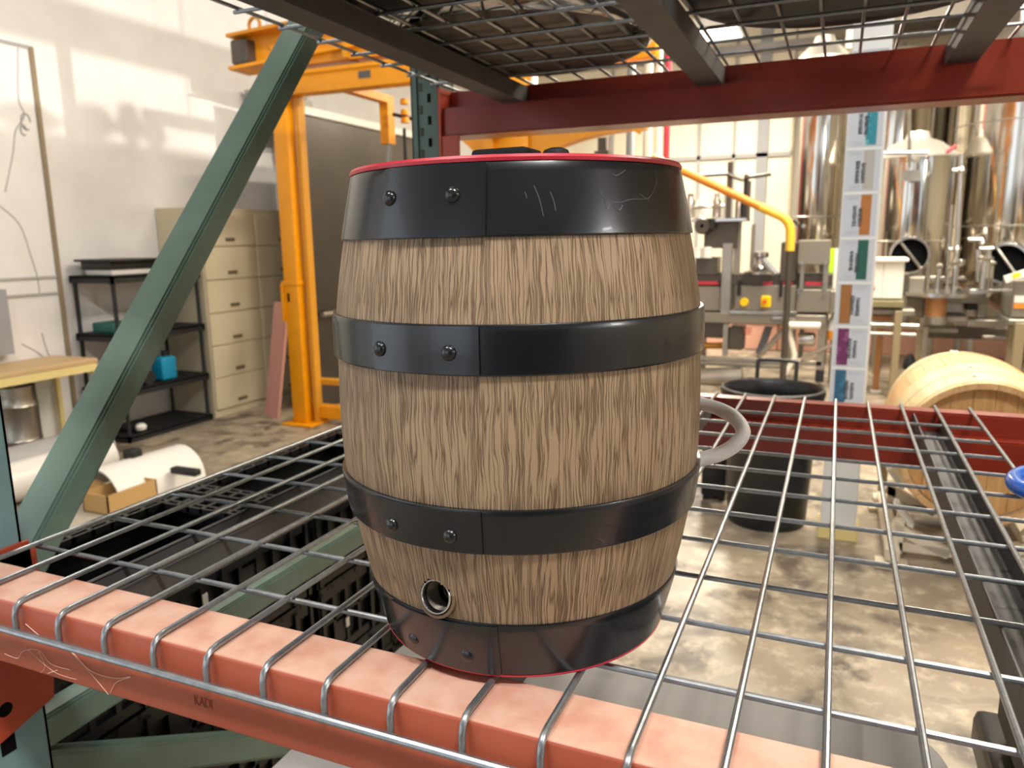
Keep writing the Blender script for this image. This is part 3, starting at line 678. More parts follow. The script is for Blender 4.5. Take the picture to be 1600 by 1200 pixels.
# ---------------------------------------------------------------- left side: black shelf unit, cabinets and what is on them
SX0, SX1, SY0, SY1 = -5.16, -4.71, 3.54, 4.39
t = thing('shelving_unit', (-4.93, 3.96, 0), 'black plastic four-tier shelving unit against the white wall', 'shelf')
for i, z in enumerate((.045, .405, .825, 1.262)):
    bm = B(); box(bm, SX0, SX1, SY0, SY1, z-.012, z)
    for a in ((SX0, SX0+.02, SY0, SY1), (SX1-.02, SX1, SY0, SY1), (SX0, SX1, SY0, SY0+.02), (SX0, SX1, SY1-.02, SY1)): box(bm, *a, z-.05, z+.006)
    for k in range(5): y = SY0+.15+k*.135; box(bm, SX0+.02, SX1-.02, y-.008, y+.008, z, z+.004)
    obj('shelf_board', bm, 'black_matte', t)
for x in (SX0+.025, SX1-.025):
    for y in (SY0+.025, SY1-.025):
        bm = B(); pr = []
        for a, b in ((0, .36), (.40, .78), (.82, 1.215)): pr += [(.019, a+.005), (.016, a+.03), (.016, b-.03), (.020, b)]
        pr += [(.02, 1.255)]
        lathe(bm, [(.001, 0)]+pr+[(.001, 1.256)], 12, (x, y, 0)); obj('leg', bm, 'black_matte', t)
# things on the shelves
t = thing('equipment_tray', (-4.95, 3.80, 1.268), 'flat black tray lying on top of the black shelving unit', 'tray')
bm = B(); rbox(bm, -5.10, -4.78, 3.60, 4.02, 1.31, 1.375, .012, 2); obj('tray_body', bm, 'black_plastic', t)
bm = B(); rbox(bm, -5.13, -4.74, 3.57, 4.05, 1.368, 1.388, .006, 2); obj('tray_lip', bm, 'black_plastic', t)
bm = B(); rbox(bm, -5.08, -4.80, 3.62, 4.0, 1.268, 1.31, .008, 2); obj('clear_liner', bm, 'white_plastic', t)
bm = B(); rbox(bm, -5.05, -4.82, 3.60, 3.80, .831, .91, .01, 2); single('storage_box', bm, 'dark_green', 'dark green box on the second shelf of the black unit', 'box')
t = thing('spray_bottle', (-4.86, 3.90, .831), 'small white spray bottle on the second shelf of the black unit', 'bottle')
bm = B(); lathe(bm, [(.0005, 0), (.035, 0), (.037, .01), (.037, .12), (.012, .16), (.012, .18)], 16, (-4.86, 3.90, .831)); obj('bottle_body', bm, 'white_plastic', t)
bm = B(); box(bm, -4.872, -4.848, 3.86, 3.93, 1.01, 1.035); box(bm, -4.866, -4.854, 3.862, 3.874, .975, 1.01); obj('trigger', bm, 'white_plastic', t)
bm = B(); lathe(bm, [(.0005, 0), (.04, 0), (.06, .05), (.055, .052), (.03, .008)], 16, (-4.83, 3.73+.32, .831)); single('small_dish', bm, 'blue_bright', 'small bright blue dish on the second shelf of the black unit', 'dish')
t = thing('black_bundle', (-4.93, 3.75, .411), 'dark rolled bundle on the third shelf of the black unit', 'bundle')
bm = B(); 
for dx, dy, r_, l_ in ((0, 0, .075, .28), (.09, .05, .06, .24), (.03, .03, .06, .26)): tube(bm, [(-4.93+dx-l_/2, 3.72+dy, .411+r_+(0.10 if dx == .03 else 0)), (-4.93+dx+l_/2, 3.74+dy, .411+r_+(0.10 if dx == .03 else 0))], r_, 12)
obj('roll', bm, 'black_matte', t); ptube('strap', t, 'grey_paint', [(-4.80, 3.66, .48), (-4.80, 3.74, .57), (-4.80, 3.82, .50)], .008, 6)
t = thing('blue_jug', (-4.82, 4.03, .411), 'teal blue jug with a black cap on the third shelf of the black unit', 'jug')
bm = B(); rbox(bm, -4.89, -4.75, 3.95, 4.10, .411, .60, .02, 3); obj('jug_body', bm, 'teal_blue', t)
bm = B(); lathe(bm, [(.0005, 0), (.028, 0), (.028, .04), (.0005, .04)], 14, (-4.82, 4.05, .60)); obj('cap', bm, 'black_matte', t)
t = thing('hose_nozzle', (-4.85, 3.68, .051), 'grey and white nozzle on the bottom shelf of the black unit', 'nozzle')
bm = B(); tube(bm, [(-4.97, 3.66, .085), (-4.80, 3.70, .085)], [.03, .034], 12); obj('nozzle_body', bm, 'black_matte', t)
bm = B(); lathe(bm, [(.001, 0), (.04, .005), (.045, .03), (.03, .05), (.001, .05)], 14, (-4.79, 3.72, .06)); obj('nozzle_tip', bm, 'white_plastic', t)

# two lateral file cabinets
def file_cabinet(y0, y1, label):
    t = thing('file_cabinet', (-4.95, (y0+y1)/2, 0), label, 'cabinet', None)
    pbox('cabinet_body', t, 'beige_cabinet', -5.19, -4.722, y0, y1, 0, 1.79)
    for k in range(6):
        z = .065+k*.2805
        bm = B(); rbox(bm, -4.7225, -4.700, y0+.012, y1-.012, z, z+.274, .004, 1); d = obj('drawer', bm, 'beige_cabinet', t)
        yc = (y0+y1)/2
        bm = B(); rbox(bm, -4.702, -4.692, yc-.055, yc+.055, z+.040, z+.070, .004, 1); box(bm, -4.692, -4.688, yc-.05, yc+.05, z+.058, z+.068); obj('drawer_handle', bm, 'brown_handle', d)
    return t
file_cabinet(4.435, 5.07, 'beige six-drawer file cabinet beside the black shelving unit')
file_cabinet(5.075, 5.80, 'beige six-drawer file cabinet behind the yellow gantry post')
# unit heater and a light fitting high on the wall
t = thing('unit_heater', (-5.0, 5.9, 2.55), 'grey box heater high on the white wall', 'heater')
bm = B(); rbox(bm, -5.19, -4.86, 5.62, 6.25, 2.55, 2.90, .01, 1); obj('heater_case', bm, 'heater_grey', t)
bm = B()
for k in range(4): box(bm, -5.15, -4.90, 5.58+k*.17, 5.72+k*.17, 2.90+.02*(k % 2), 2.925+.02*(k % 2))
obj('heater_louver', bm, 'heater_grey', t)
t = thing('exit_light', (-5.1, 6.15, 2.25), 'grey emergency light fixture on the white wall beside the yellow post', 'light fixture')
pbox('light_case', t, 'heater_grey', -5.19, -5.02, 5.98, 6.38, 2.30, 2.50)
for y in (6.06, 6.22):
    bm = B(); lathe(bm, [(.001, .0), (.045, .0), (.055, .05), (.02, .09), (.001, .09)], 14, (-5.06, y, 2.21)); obj('lamp_head', bm, 'white_plastic', t)
# grey panel edge at the far left
single('wall_panel', boxes((-5.19, -5.12, 2.2, 3.03, .75, 1.20)), 'grey_paint', 'grey metal wall panel at the left edge of the photo', 'panel')

# yellow side table with a keg under it
t = thing('work_table', (-5.0, 3.0, 0), 'pale yellow work table with a brown top at the far left', 'table')
bm = B(); rbox(bm, -5.17, -4.72, 2.45, 3.36, .655, .69, .006, 1); obj('table_top', bm, 'table_top', t)
bm = B(); box(bm, -5.165, -4.725, 2.455, 3.355, .60, .655); obj('apron', bm, 'pale_yellow', t)
for x in (-5.15, -4.745):
    for y in (2.48, 3.335):
        pbox('leg', t, 'pale_yellow', x-.016, x+.016, y-.016, y+.016, 0, .60)
t = thing('steel_keg', (-5.02, 2.94, 0), 'slim stainless keg standing on a blue pad under the yellow table', 'keg')
kx, ky = -5.02, 2.92
pbox('base_pad', t, 'blue_bright', kx-.15, kx+.15, ky-.15, ky+.15, .0, .035)
bm = B(); lathe(bm, [(.0005, .04), (.125, .04), (.135, .055), (.135, .16), (.141, .17), (.135, .18), (.135, .40), (.141, .41), (.135, .42), (.132, .47), (.10, .50), (.05, .505), (.0005, .505)], 28, (kx, ky, 0)); obj('keg_body', bm, 'steel_soft', t)
bm = B(); lathe(bm, [(.125, .47), (.128, .54), (.132, .545), (.132, .54), (.13, .47)], 28, (kx, ky, 0)); obj('keg_collar', bm, 'steel_soft', t)
bm = B(); lathe(bm, [(.02, .50), (.02, .58), (.012, .59), (.012, .60)], 12, (kx, ky, 0)); obj('keg_valve', bm, 'steel_soft', t)
bm = B(); rbox(bm, -4.84, -4.72, 2.80, 2.96, 0, .17, .004, 1); single('small_carton', bm, 'cardboard', 'small brown carton on the floor in front of the slim keg', 'carton')

# rolls, white plastic hood over a cardboard box, on the floor at the left
t = thing('foil_roll', (-4.2, 2.3, 0), 'silver grey wrapped rolls lying on the floor left of the brace', 'roll')
ptube('roll', t, 'grey_plastic', [(-4.52, 1.95, .13), (-4.50, 3.15, .13)], .13, 16)
ptube('roll', t, 'white_plastic', [(-4.24, 1.95, .12), (-4.22, 2.95, .12)], .12, 16)
t = thing('white_hood', (-3.6, 2.5, 0), 'curved white plastic hood with black clips lying on the floor behind the brace', 'hood')
bm = B()
def hood(p, q, r, a0, a1, n=12, th=.012):
    p, q = Vector(p), Vector(q); ra = []
    d = (q-p).normalized(); x, y = Vector((0, 0, 1)), d.cross(Vector((0, 0, 1))).normalized()
    g = [[[bm.verts.new(c+(x*math.sin(a0+(a1-a0)*k/n)+y*math.cos(a0+(a1-a0)*k/n))*rr) for k in range(n+1)] for rr in (r, r-th)] for c in (p, q)]
    for k in range(n):
        for j in (0, 1): bm.faces.new((g[0][j][k], g[1][j][k], g[1][j][k+1], g[0][j][k+1]))
        for i in (0, 1): bm.faces.new((g[i][0][k], g[i][1][k], g[i][1][k+1], g[i][0][k+1]))
    for k in (0, n): bm.faces.new((g[0][0][k], g[1][0][k], g[1][1][k], g[0][1][k]))
hood((-3.77, 2.52, 0), (-3.72, 3.12, 0), .20, .0, PI*.93); obj('hood_shell', bm, 'white_plastic', t)
bm = B(); rbox(bm, -3.84, -3.75, 2.76, 2.84, .185, .245, .008, 1); obj('clip', bm, 'black_matte', t)
bm = B(); rbox(bm, -3.545, -3.34, 2.84, 2.90, .10, .14, .008, 1); obj('clip', bm, 'black_matte', t)
t = thing('cardboard_box', (-3.58, 2.62, 0), 'open cardboard box pushed half under the white hood on the floor', 'box')
bm = B(); bx = (-3.70, -3.50, 2.36, 2.70)
for a in ((bx[0], bx[1], bx[2], bx[2]+.008), (bx[0], bx[1], bx[3]-.008, bx[3]), (bx[0], bx[0]+.008, bx[2], bx[3]), (bx[1]-.008, bx[1], bx[2], bx[3])): box(bm, *a, 0, .115)
box(bm, *bx, 0, .008); obj('box_body', bm, 'cardboard', t, smooth=False)
bm = B(); prism(bm, [(bx[0], bx[2], .115), (bx[0]-.07, bx[2], .14), (bx[0]-.07, bx[2]+.01, .14), (bx[0], bx[2]+.01, .115)], (0, .15, 0)); obj('flap', bm, 'cardboard', t, smooth=False)
single('floor_mat', boxes((-3.85, -2.6, 1.25, 3.12, .0, .003)), 'mat_beige', 'flat pale beige sheet on the floor behind the crates', 'sheet')
t = thing('cable_coil', (-4.22, 1.75, 0), 'black and yellow cable heap on the floor at the left post', 'cable')
bm = B(); tube(bm, [(-3.98+.16*math.cos(a)+.02*math.sin(3*a), 1.80+.13*math.sin(a), .05+.012*a) for a in [k*.4 for k in range(60)]], .018, 6); obj('cable', bm, 'black_matte', t)
bm = B(); tube(bm, [(-3.98+.12*math.cos(a), 1.86+.1*math.sin(a), .36) for a in [k*.35 for k in range(12)]], .02, 6); obj('yellow_lead', bm, 'button_yellow', t)

# ---------------------------------------------------------------- yellow gantry / jib crane
G = thing('gantry_crane', (-3.83, 4.58, 0), 'yellow steel gantry crane with double top beams behind the rack', 'crane')
GY = 4.58
bm = B(); rbox(bm, -3.935, -3.80, GY-.09, GY+.03, .02, 2.62, .008, 2); obj('post', bm, 'yellow_paint', G)
bm = B(); rbox(bm, -3.775, -3.735, GY-.02, GY+.06, .02, 2.60, .005, 1); obj('post', bm, 'dark_gold', G)
bm = B(); rbox(bm, -3.955, -3.79, GY-.10, GY+.04, 1.15, 1.185, .004, 1); box(bm, -3.960, -3.93, GY-.105, GY-.03, .86, 1.16); obj('sleeve', bm, 'yellow_paint', G)
pbox('post_slot', G, 'hole_dark', -3.905, -3.885, GY-.093, GY-.09, 1.02, 1.09, smooth=False)
bm = B(); rbox(bm, -4.0, -3.70, GY-.16, GY+.12, 0, .02, .004, 1); obj('foot_plate', bm, 'yellow_paint', G)
bm = B(); rbox(bm, -3.80, -1.9, GY+.02, GY+.12, .04, .15, .008, 1); obj('base_beam', bm, 'yellow_paint', G)
bm = B(); rbox(bm, -3.80, -3.0, GY+.06, GY+.13, .32, .37, .006, 1); obj('tie_bar', bm, 'dark_gold', G)
for z0, z1, nm in ((2.60, 2.77, 'lower_beam'), (2.80, 2.97, 'upper_beam')):
    bm = B(); rbox(bm, -3.93, -.95, GY-.08, GY+.05, z0, z1, .008, 2); o = obj(nm, bm, 'yellow_paint', G)
    bm = B(); box(bm, -3.90, -.96, GY-.10, GY-.08, z1-.035, z1-.006); obj('beam_lip', bm, 'yellow_paint', o)
pbox('plate_tag', G, 'channel_grey', -3.13, -3.03, GY-.086, GY-.08, 2.66, 2.71)
# I-beam rail on top with hanger and end profile
def ibeam(p, q, w, h, name):
    bm = B(); p, q = Vector(p), Vector(q)
    bar(bm, p+Vector((0, 0, h/2-.012)), q+Vector((0, 0, h/2-.012)), w, .024); bar(bm, p+Vector((0, 0, -h/2+.012)), q+Vector((0, 0, -h/2+.012)), w, .024); bar(bm, p, q, .02, h-.04)
    return obj(name, bm, 'yellow_paint', G)
ibeam((-4.24, 4.50, 2.93), (-.98, 4.72, 3.15), .24, .26, 'rail_beam')
bm = B(); lathe(bm, [(.045, -.012), (.06, -.012), (.06, .012), (.045, .012), (.045, -.012)], 16, (-4.05, 4.50, 3.13), 'Y'); obj('lifting_eye', bm, 'dark_gold', G)
for x in (-4.15, -3.2, -2.3): pbox('stiffener', G, 'dark_gold', x-.012, x+.012, 4.42, 4.62, 2.80, 3.02)
bm = B(); rbox(bm, -4.22, -4.06, 4.40, 4.60, 2.84, 3.02, .02, 2); obj('rail_stop', bm, 'dark_steel', G)
bm = B(); prism(bm, [(-3.93, GY-.02, 2.60), (-3.93, GY-.02, 2.30), (-3.98, GY-.02, 2.62)], (0, .03, 0)); obj('gusset', bm, 'yellow_paint', G)
# mast with curved gusset plates, right behind the small barrel
bm = B(); rbox(bm, -2.10, -1.80, GY-.1, GY+.1, .02, 2.60, .008, 2); obj('mast', bm, 'yellow_paint', G)
bm = B(); rbox(bm, -2.2, -1.8, GY-.2, GY+.2, 0, .02, .004, 1); obj('foot_plate', bm, 'yellow_paint', G)
def gusset(x0, x1, z0, z1, right=True):
    pts = [(x0, z1), (x0, z0)]
    for k in range(13):
        a = PI-PI/2*k/12 if right else PI/2*k/12
        pts.append((x1+(x1-x0)*math.cos(a)*1.0, z0+(z1-.12-z0)*math.sin(a)))
    pts.append((x1, z1))
    bm = B(); prism(bm, [(x, GY-.06, z) for x, z in pts], (0, .12, 0)); return bm
obj('arch_gusset', gusset(-1.80, -1.02, 1.93, 2.30), 'yellow_paint', G, ang=30)
bm = B(); rbox(bm, -1.9, -.95, GY-.12, GY+.12, 2.30, 2.36, .004, 1); obj('arm_plate', bm, 'yellow_paint', G)
bm = B(); bar(bm, (-1.133,4.460,2.234), (-1.017,4.460,2.161), .03, .06); obj('arm_nose', bm, 'yellow_paint', G)
bm = B(); box(bm, -2.12, -2.04, 4.44, 4.48, 1.95, 2.30); obj('cover_plate', bm, 'yellow_paint', G)
bm = B(); lathe(bm, [(.001, -.05), (.05, -.05), (.05, 0), (.001, 0)], 16, (-2.02, 4.46, 2.22), 'Y'); obj('pivot_cap', bm, 'yellow_paint', G)
obj('arch_gusset', gusset(-2.10, -2.52, 1.75, 2.36, True), 'yellow_paint', G, ang=30)
# hoist hooks and hoses hanging at the rack post
t = thing('hoist_trolley', (-3.05, 5.2, 2.3), 'small yellow and black hoist hanging under the gantry beam left of the rack post', 'hoist')
pbox('hoist_bracket', t, 'yellow_paint', -3.36, -3.28, 4.63, 5.22, 2.60, 2.66); pbox('hoist_block', t, 'yellow_paint', -3.36, -3.28, 5.12, 5.22, 2.28, 2.60)
bm = B(); tube(bm, [(-3.22, 5.1, 2.5), (-3.0, 5.12, 2.44), (-2.86, 5.15, 2.30)], .016, 6); tube(bm, [(-2.93, 5.15, 2.42), (-3.02, 5.15, 2.22)], .02, 6); obj('hoist_arm', bm, 'black_matte', t)
bm = B(); tube(bm, [(-3.30, 5.17, 2.30), (-3.36, 5.17, 1.9), (-3.40, 5.17, 1.2)], .022, 8); obj('hanging_hose', bm, 'steel_soft', t)
bm = B(); tube(bm, [(-3.18, 5.2, 2.40), (-3.17, 5.2, 1.0)], .014, 8); obj('hanging_cord', bm, 'black_matte', t)
for x, z in ((-3.05, 2.55), (-3.05, 2.47), (-3.05, 2.41)):
    bm = B(); lathe(bm, [(.001, 0), (.035, 0), (.03, .04), (.001, .04)], 12, (x, 5.0, z)); obj('hoist_knob', bm, 'yellow_paint', t)
# stainless partition
t = thing('stainless_partition', (-4.15, 6.4, 0), 'tall stainless steel partition panel behind the yellow gantry', 'panel')
bm = B(); rbox(bm, -4.25, -4.05, 4.98, 6.35, 0.0, 2.55, .01, 1); obj('panel', bm, 'stainless_sheet', t)
bm = B(); rbox(bm, -4.25, -4.05, 6.36, 7.75, 0.0, 2.55, .01, 1); obj('panel', bm, 'stainless_sheet', t)
bm = B(); rbox(bm, -4.27, -4.03, 4.96, 7.77, 2.55, 2.62, .008, 1); obj('top_channel', bm, 'white_plastic', t)
bm = B(); tube(bm, [(-4.0, 5.05, .86), (-4.0, 7.7, .86)], .025, 10); obj('bumper_rail', bm, 'steel_soft', t)
# pink boards
t = thing('pink_boards', (-4.25, 4.75, 0), 'two faded pink boards leaning behind the yellow gantry post', 'boards')
for x, y in ((-4.36, 4.70), (-4.24, 4.62)):
    bm = B(); bar(bm, (x, y, 0), (x+.06, y+.16, .98), .09, .03, (0, 1, 0)); obj('board', bm, 'pink_board', t, smooth=False)

# ---------------------------------------------------------------- right side: trash can and black crate
CX, CY = -.10, 3.62
t = thing('trash_can', (CX, CY, 0), 'tall round black trash can behind the rear beam', 'trash can')
bm = B(); lathe(bm, [(.0005, .02), (.185, .02), (.195, .0), (.20, .02), (.232, .64), (.236, .66), (.228, .66), (.19, .03), (.0005, .03)], 48, (CX, CY, 0)); obj('can_body', bm, 'black_plastic', t)
bm = B(); lathe(bm, [(.232, .655), (.250, .66), (.262, .70), (.258, .722), (.246, .726), (.234, .71), (.228, .66)], 48, (CX, CY, 0)); obj('can_rim', bm, 'black_plastic', t)
ptube('bail_handle', t, 'black_plastic', arc_pts([(CX-.10, CY+.24, .70), (CX-.10, CY+.27, .80), (CX-.085, CY+.28, .82), (CX+.085, CY+.28, .82), (CX+.10, CY+.27, .80), (CX+.10, CY+.24, .70)], 4), .011, 8)
t = thing('black_box', (-.40, 4.0, 0), 'low black box on the floor left of the trash can', 'box')
bm = B(); rbox(bm, -.475, -.335, 3.80, 4.2, .03, .44, .012, 2); obj('box_body', bm, 'black_plastic', t)
for x in (-.465, -.375):
    for y in (3.82, 4.14): pbox('foot', t, 'black_matte', x, x+.03, y, y+.04, 0, .03)

# ---------------------------------------------------------------- oak barrel on its cradle
OX, OY, OZ = .782, 3.20, .572
t = thing('oak_barrel', (OX, 3.65, OZ), 'pale oak barrel lying on its side on a white cradle', 'barrel')
def oR(s): return .312+.043*math.sin(PI*s)          # s along the axis, 0 front .. 1 back
LEN = .92; NST = 26
ring_m = ['oak', 'oak_pale']
for k in range(NST):                                # staves
    bm = B(); a0 = 2*PI*k/NST+.0025; a1 = 2*PI*(k+1)/NST-.0025
    n = 14; out, inn = [], []
    for i in range(n+1):
        s = i/n; r = oR(s)+random.uniform(-.0003, .0003); y = OY-.055+LEN*s
        out.append([bm.verts.new((OX+r*math.cos(a), y, OZ+r*math.sin(a))) for a in (a0, (a0+a1)/2, a1)])
        inn.append([bm.verts.new((OX+(r-.026)*math.cos(a), y, OZ+(r-.026)*math.sin(a))) for a in (a0, (a0+a1)/2, a1)])
    for i in range(n):
        for j in (0, 1):
            bm.faces.new((out[i][j], out[i][j+1], out[i+1][j+1], out[i+1][j])); bm.faces.new((inn[i][j], inn[i+1][j], inn[i+1][j+1], inn[i][j+1]))
        bm.faces.new((out[i][0], out[i+1][0], inn[i+1][0], inn[i][0])); bm.faces.new((out[i][2], inn[i][2], inn[i+1][2], out[i+1][2]))
    for i in (0, n):
        for j in (0, 1): bm.faces.new((out[i][j], inn[i][j], inn[i][j+1], out[i][j+1]))
    obj('stave', bm, 'oak', t, ang=25)
for s, w_ in ((.095, .12), (.245, .14), (.755, .14), (.905, .12)):    # wooden-coloured hoops
    bm = B(); y0 = OY-.055+LEN*s-w_/2; lathe(bm, [(oR((y0-OY+.055)/LEN)-.001, 0), (oR((y0-OY+.055)/LEN)+.0025, .001), (oR((y0+w_-OY+.055)/LEN)+.0025, w_-.001), (oR((y0+w_-OY+.055)/LEN)-.001, w_)], 64, (OX, y0, OZ), 'Y')
    o = obj('hoop', bm, 'oak_pale', t)
    bm = B(); lathe(bm, [(.011, 0), (.009, .004), (.0005, .005)], 10); bm.transform(Matrix.Translation((OX-.04, y0+w_/2, OZ+oR(s)+.002))); obj('hoop_rivet', bm, 'label_white', o)
hw = .286*2/7
for k in range(7):                                  # head boards
    x0 = OX-.286+hw*k; x1 = x0+hw-.002; bm = B(); pts = []
    for i in range(7): x = x0+(x1-x0)*i/6; pts.append((x, OZ+math.sqrt(max(.286**2-(x-OX)**2, .0004))))
    for i in range(6, -1, -1): x = x0+(x1-x0)*i/6; pts.append((x, OZ-math.sqrt(max(.286**2-(x-OX)**2, .0004))))
    prism(bm, [(x, OY, z) for x, z in pts], (0, .024, 0)); obj('head_board', bm, 'oak_head', t, smooth=False)
t = thing('barrel_cradle', (OX, 3.62, 0), 'cream painted steel cradle with pads holding the oak barrel', 'cradle')
for y in (3.32, 3.90):
    for sx in (-1, 1):
        bm = B(); bar(bm, (OX+sx*.06, y, .055), (OX+sx*.30, y, .16), .05, .045); obj('saddle_arm', bm, 'rack_paint', t)
        bm = B(); bm2 = bmesh.new(); box(bm2, -.07, .07, -.04, .04, -.014, .014); bmesh.ops.bevel(bm2, geom=list(bm2.edges), offset=.010, segments=2, affect='EDGES'); merge(bm, bm2, Matrix.Translation((OX+sx*.255, y, .235-.012)) @ Matrix.Rotation(-sx*.95, 4, 'Y')); obj('pad', bm, 'label_white', t)
        pbox('upright', t, 'rack_paint', OX+sx*.27-.02, OX+sx*.27+.02, y-.025, y+.025, .03, .19)
    pbox('cross_rail', t, 'rack_paint', OX-.33, OX+.33, y-.025, y+.025, .045, .085)
for sx in (-1, 1):
    pbox('side_rail', t, 'rack_paint', OX+sx*.30-.03, OX+sx*.30+.03, 3.16, 4.02, .045, .095)
    for y in (3.20, 3.98):
        bm = B(); rbox(bm, OX+sx*.30-.07, OX+sx*.30+.07, y-.05, y+.05, .0, .028, .008, 2); obj('foot_pad', bm, 'rack_paint', t)
        pbox('foot_post', t, 'rack_paint', OX+sx*.30-.018, OX+sx*.30+.018, y-.018, y+.018, .025, .05)
t = thing('cradle_stand', (.60, 3.95, 0), 'dark brown metal angle post standing left of the oak barrel', 'post')
bm = B(); bar(bm, (.485, 4.15, .0), (.476, 4.15, .53), .045, .03, (0, 1, 0)); obj('stand_post', bm, 'tan_leg', t)
bm = B(); rbox(bm, .44, .57, 4.10, 4.20, 0, .03, .008, 2); obj('stand_foot', bm, 'rack_paint', t)

# ---------------------------------------------------------------- column hung with printed sheets
QX0, QX1, QY = .172, .335, 3.45
t = thing('support_column', (.253, 3.53, 0), 'white square column covered with a vertical row of printed sheets', 'column')
bm = B(); rbox(bm, QX0, QX1, QY, QY+.16, 0, 6.2, .006, 2); obj('column_body', bm, 'column_white', t)
bm = B(); rbox(bm, QX0-.012, QX1+.012, QY-.012, QY+.172, 0, .07, .005, 1); obj('column_base', bm, 'pale_yellow', t)
ez = [2.52, 2.31, 2.097, 1.882, 1.687, 1.483, 1.278, 1.071, .872, .668]
bandc = [None, 'band_teal', 'band_grey', 'band_orange', 'band_green', 'band_brown', 'band_purple', 'band_blue']
for k in range(0, 8):
    z1, z0 = ez[k+1], ez[k+2]; sh = pbox('sheet', t, 'paper', QX0+.008, QX1-.012, QY-.0025, QY-.0005, z0+.006, z1-.006, smooth=False)
    pbox('sheet_edge', sh, 'column_white', QX0+.004, QX1-.008, QY-.0045, QY-.0025, z1-.010, z1+.002, smooth=False)
    wd = QX1-QX0-.02; left = k >= 5
    if k > 0:
        a, b = (.10, .44) if left else (.52, .83)
        pbox('colour_band', sh, bandc[k], QX0+.008+wd*a, QX0+.008+wd*b, QY-.0035, QY-.0025, z0+.012, z1-.012, smooth=False)
        cx = QX0+.008+wd*(.56 if left else .44); zc = (z0+z1)/2-.005; bm = B(); rnd = random.Random(k)
        for c_ in range(2):                         # two lines of rotated, unreadable lettering
            z = zc+.045-.01*c_
            while z > zc-.045:
                h_ = rnd.uniform(.004, .008); w_ = rnd.uniform(.013, .018); x = cx+(c_-.5)*.024
                box(bm, x-w_/2, x+w_/2, QY-.0042, QY-.0036, z-h_, z)
                if rnd.random() < .6: box(bm, x-w_/2, x-w_/2+.004, QY-.0042, QY-.0036, z-h_-.005, z)
                z -= h_+rnd.uniform(.003, .005)
        o = obj('lettering', bm, 'ink', sh, smooth=False)
        bm = B()
        for z in (z1-.024, z1-.031, z0+.018, z0+.026):
            for q in range(5): box(bm, QX0+.008+wd*((.55 if left else .14)+q*.065), QX0+.008+wd*((.55 if left else .14)+q*.065+.04), QY-.0042, QY-.0036, z, z+.003)
        obj('fine_print', bm, 'faint_ink', sh, smooth=False)
bm = B()
for q in range(6): box(bm, QX0+.06+q*.014, QX0+.068+q*.014, QY-.0014, QY-.0004, .195, .205)
obj('fine_print', bm, 'faint_ink', t, smooth=False)

# ---------------------------------------------------------------- bottling line behind the trash can
MY = 7.6
t = thing('bottling_machine', (-.5, MY+.3, 0), 'stainless bottling machine with two yellow buttons behind the trash can', 'machine')
def mb(name, m, b, y0=MY, y1=MY+.4, par=None, bev=.008, **k):
    bm = B(); rbox(bm, b[0], b[1], y0, y1, b[2], b[3], bev, 1); return obj(name, bm, m, par or t, **k)
mb('front_panel', 'machine_grey', (-1.274,-0.818,0.731,0.983), MY+.02, MY+.5)
fp_ = mb('control_panel', 'machine_grey', (-0.781,-0.191,0.745,1.002), MY, MY+.5)
mb('front_panel', 'machine_grey', (-0.189,0.122,0.744,0.970), MY-.02, MY+.5)
mb('front_panel', 'machine_grey', (0.117,0.244,0.724,0.954), MY+.06, MY+.5)
mb('top_rail', 'steel', (-0.826,-0.171,0.712,0.751), MY-.05, MY)
mb('frame_rail', 'machine_grey', (-1.267,0.092,0.613,0.717), MY-.03, MY+.45)
mb('top_rail', 'steel', (-0.416,-0.186,0.660,0.692), MY-.05, MY-.03)
bm = B(); lathe(bm, [(.001, -.05), (.035, -.05), (.045, -.02), (.045, 0), (.001, 0)], 18, (-0.684,7.600,0.831), 'Y'); obj('round_button', bm, 'button_yellow', fp_)
o = mb('square_switch', 'button_yellow', (-0.523,-0.425,0.784,0.900), MY-.05, MY, fp_, .012)
bm = B(); lathe(bm, [(.001, -.03), (.018, -.03), (.022, 0)], 14, (-0.482,7.550,0.846), 'Y'); obj('switch_knob', bm, 'button_red', fp_)
# legs, lower rails and feet
for b in ((0.031,0.101,0.120,0.720), (-0.885,-0.834,0.269,0.603), (-1.217,-1.150,0.020,0.593)):
    l = pbox('leg', t, 'steel_soft', b[0], b[1], MY, MY+.07, b[2], b[3]); 
pbox('leg_foot', t, 'black_matte', .03, .11, MY-.01, MY+.08, .05, .17)
for x in (.07, -1.15): 
    bm = B(); lathe(bm, [(.03, 0), (.03, .01), (.012, .02), (.012, .10)], 12, (x, MY+.035, 0)); obj('levelling_foot', bm, 'steel_soft', t)
for x in (-1.15, .07):
    pbox('leg', t, 'steel_soft', x-.035, x+.035, MY+.40, MY+.46, .0, .75)
mb('lower_rail', 'steel_soft', (-1.167,0.087,0.206,0.259), MY, MY+.05)
mb('lower_shelf', 'machine_grey', (-1.165,-0.179,0.158,0.198), MY, MY+.4)
ptube('diagonal_brace', t, 'steel_soft', [(-0.520,7.650,0.265), (-0.262,7.650,0.578)], .022, 8)
ptube('diagonal_brace', t, 'steel_soft', [(-0.565,7.750,0.220), (-0.316,7.750,0.552)], .014, 8)
ptube('drain_pipe', t, 'white_pipe', [(-0.270,7.550,0.614), (0.050,7.550,0.618)], .035, 12)
ptube('drain_pipe', t, 'white_pipe', arc_pts([(-0.247,7.600,0.584), (-0.201,7.600,0.405), (-0.182,7.600,0.275), (-0.259,7.600,0.107)], 5), .028, 10)
bm = B(); lathe(bm, [(.001, -.10), (.06, -.10), (.07, -.06), (.07, .04), (.05, .06), (.001, .06)], 18, (-0.051,7.650,0.469), 'X'); obj('valve', bm, 'steel', t)
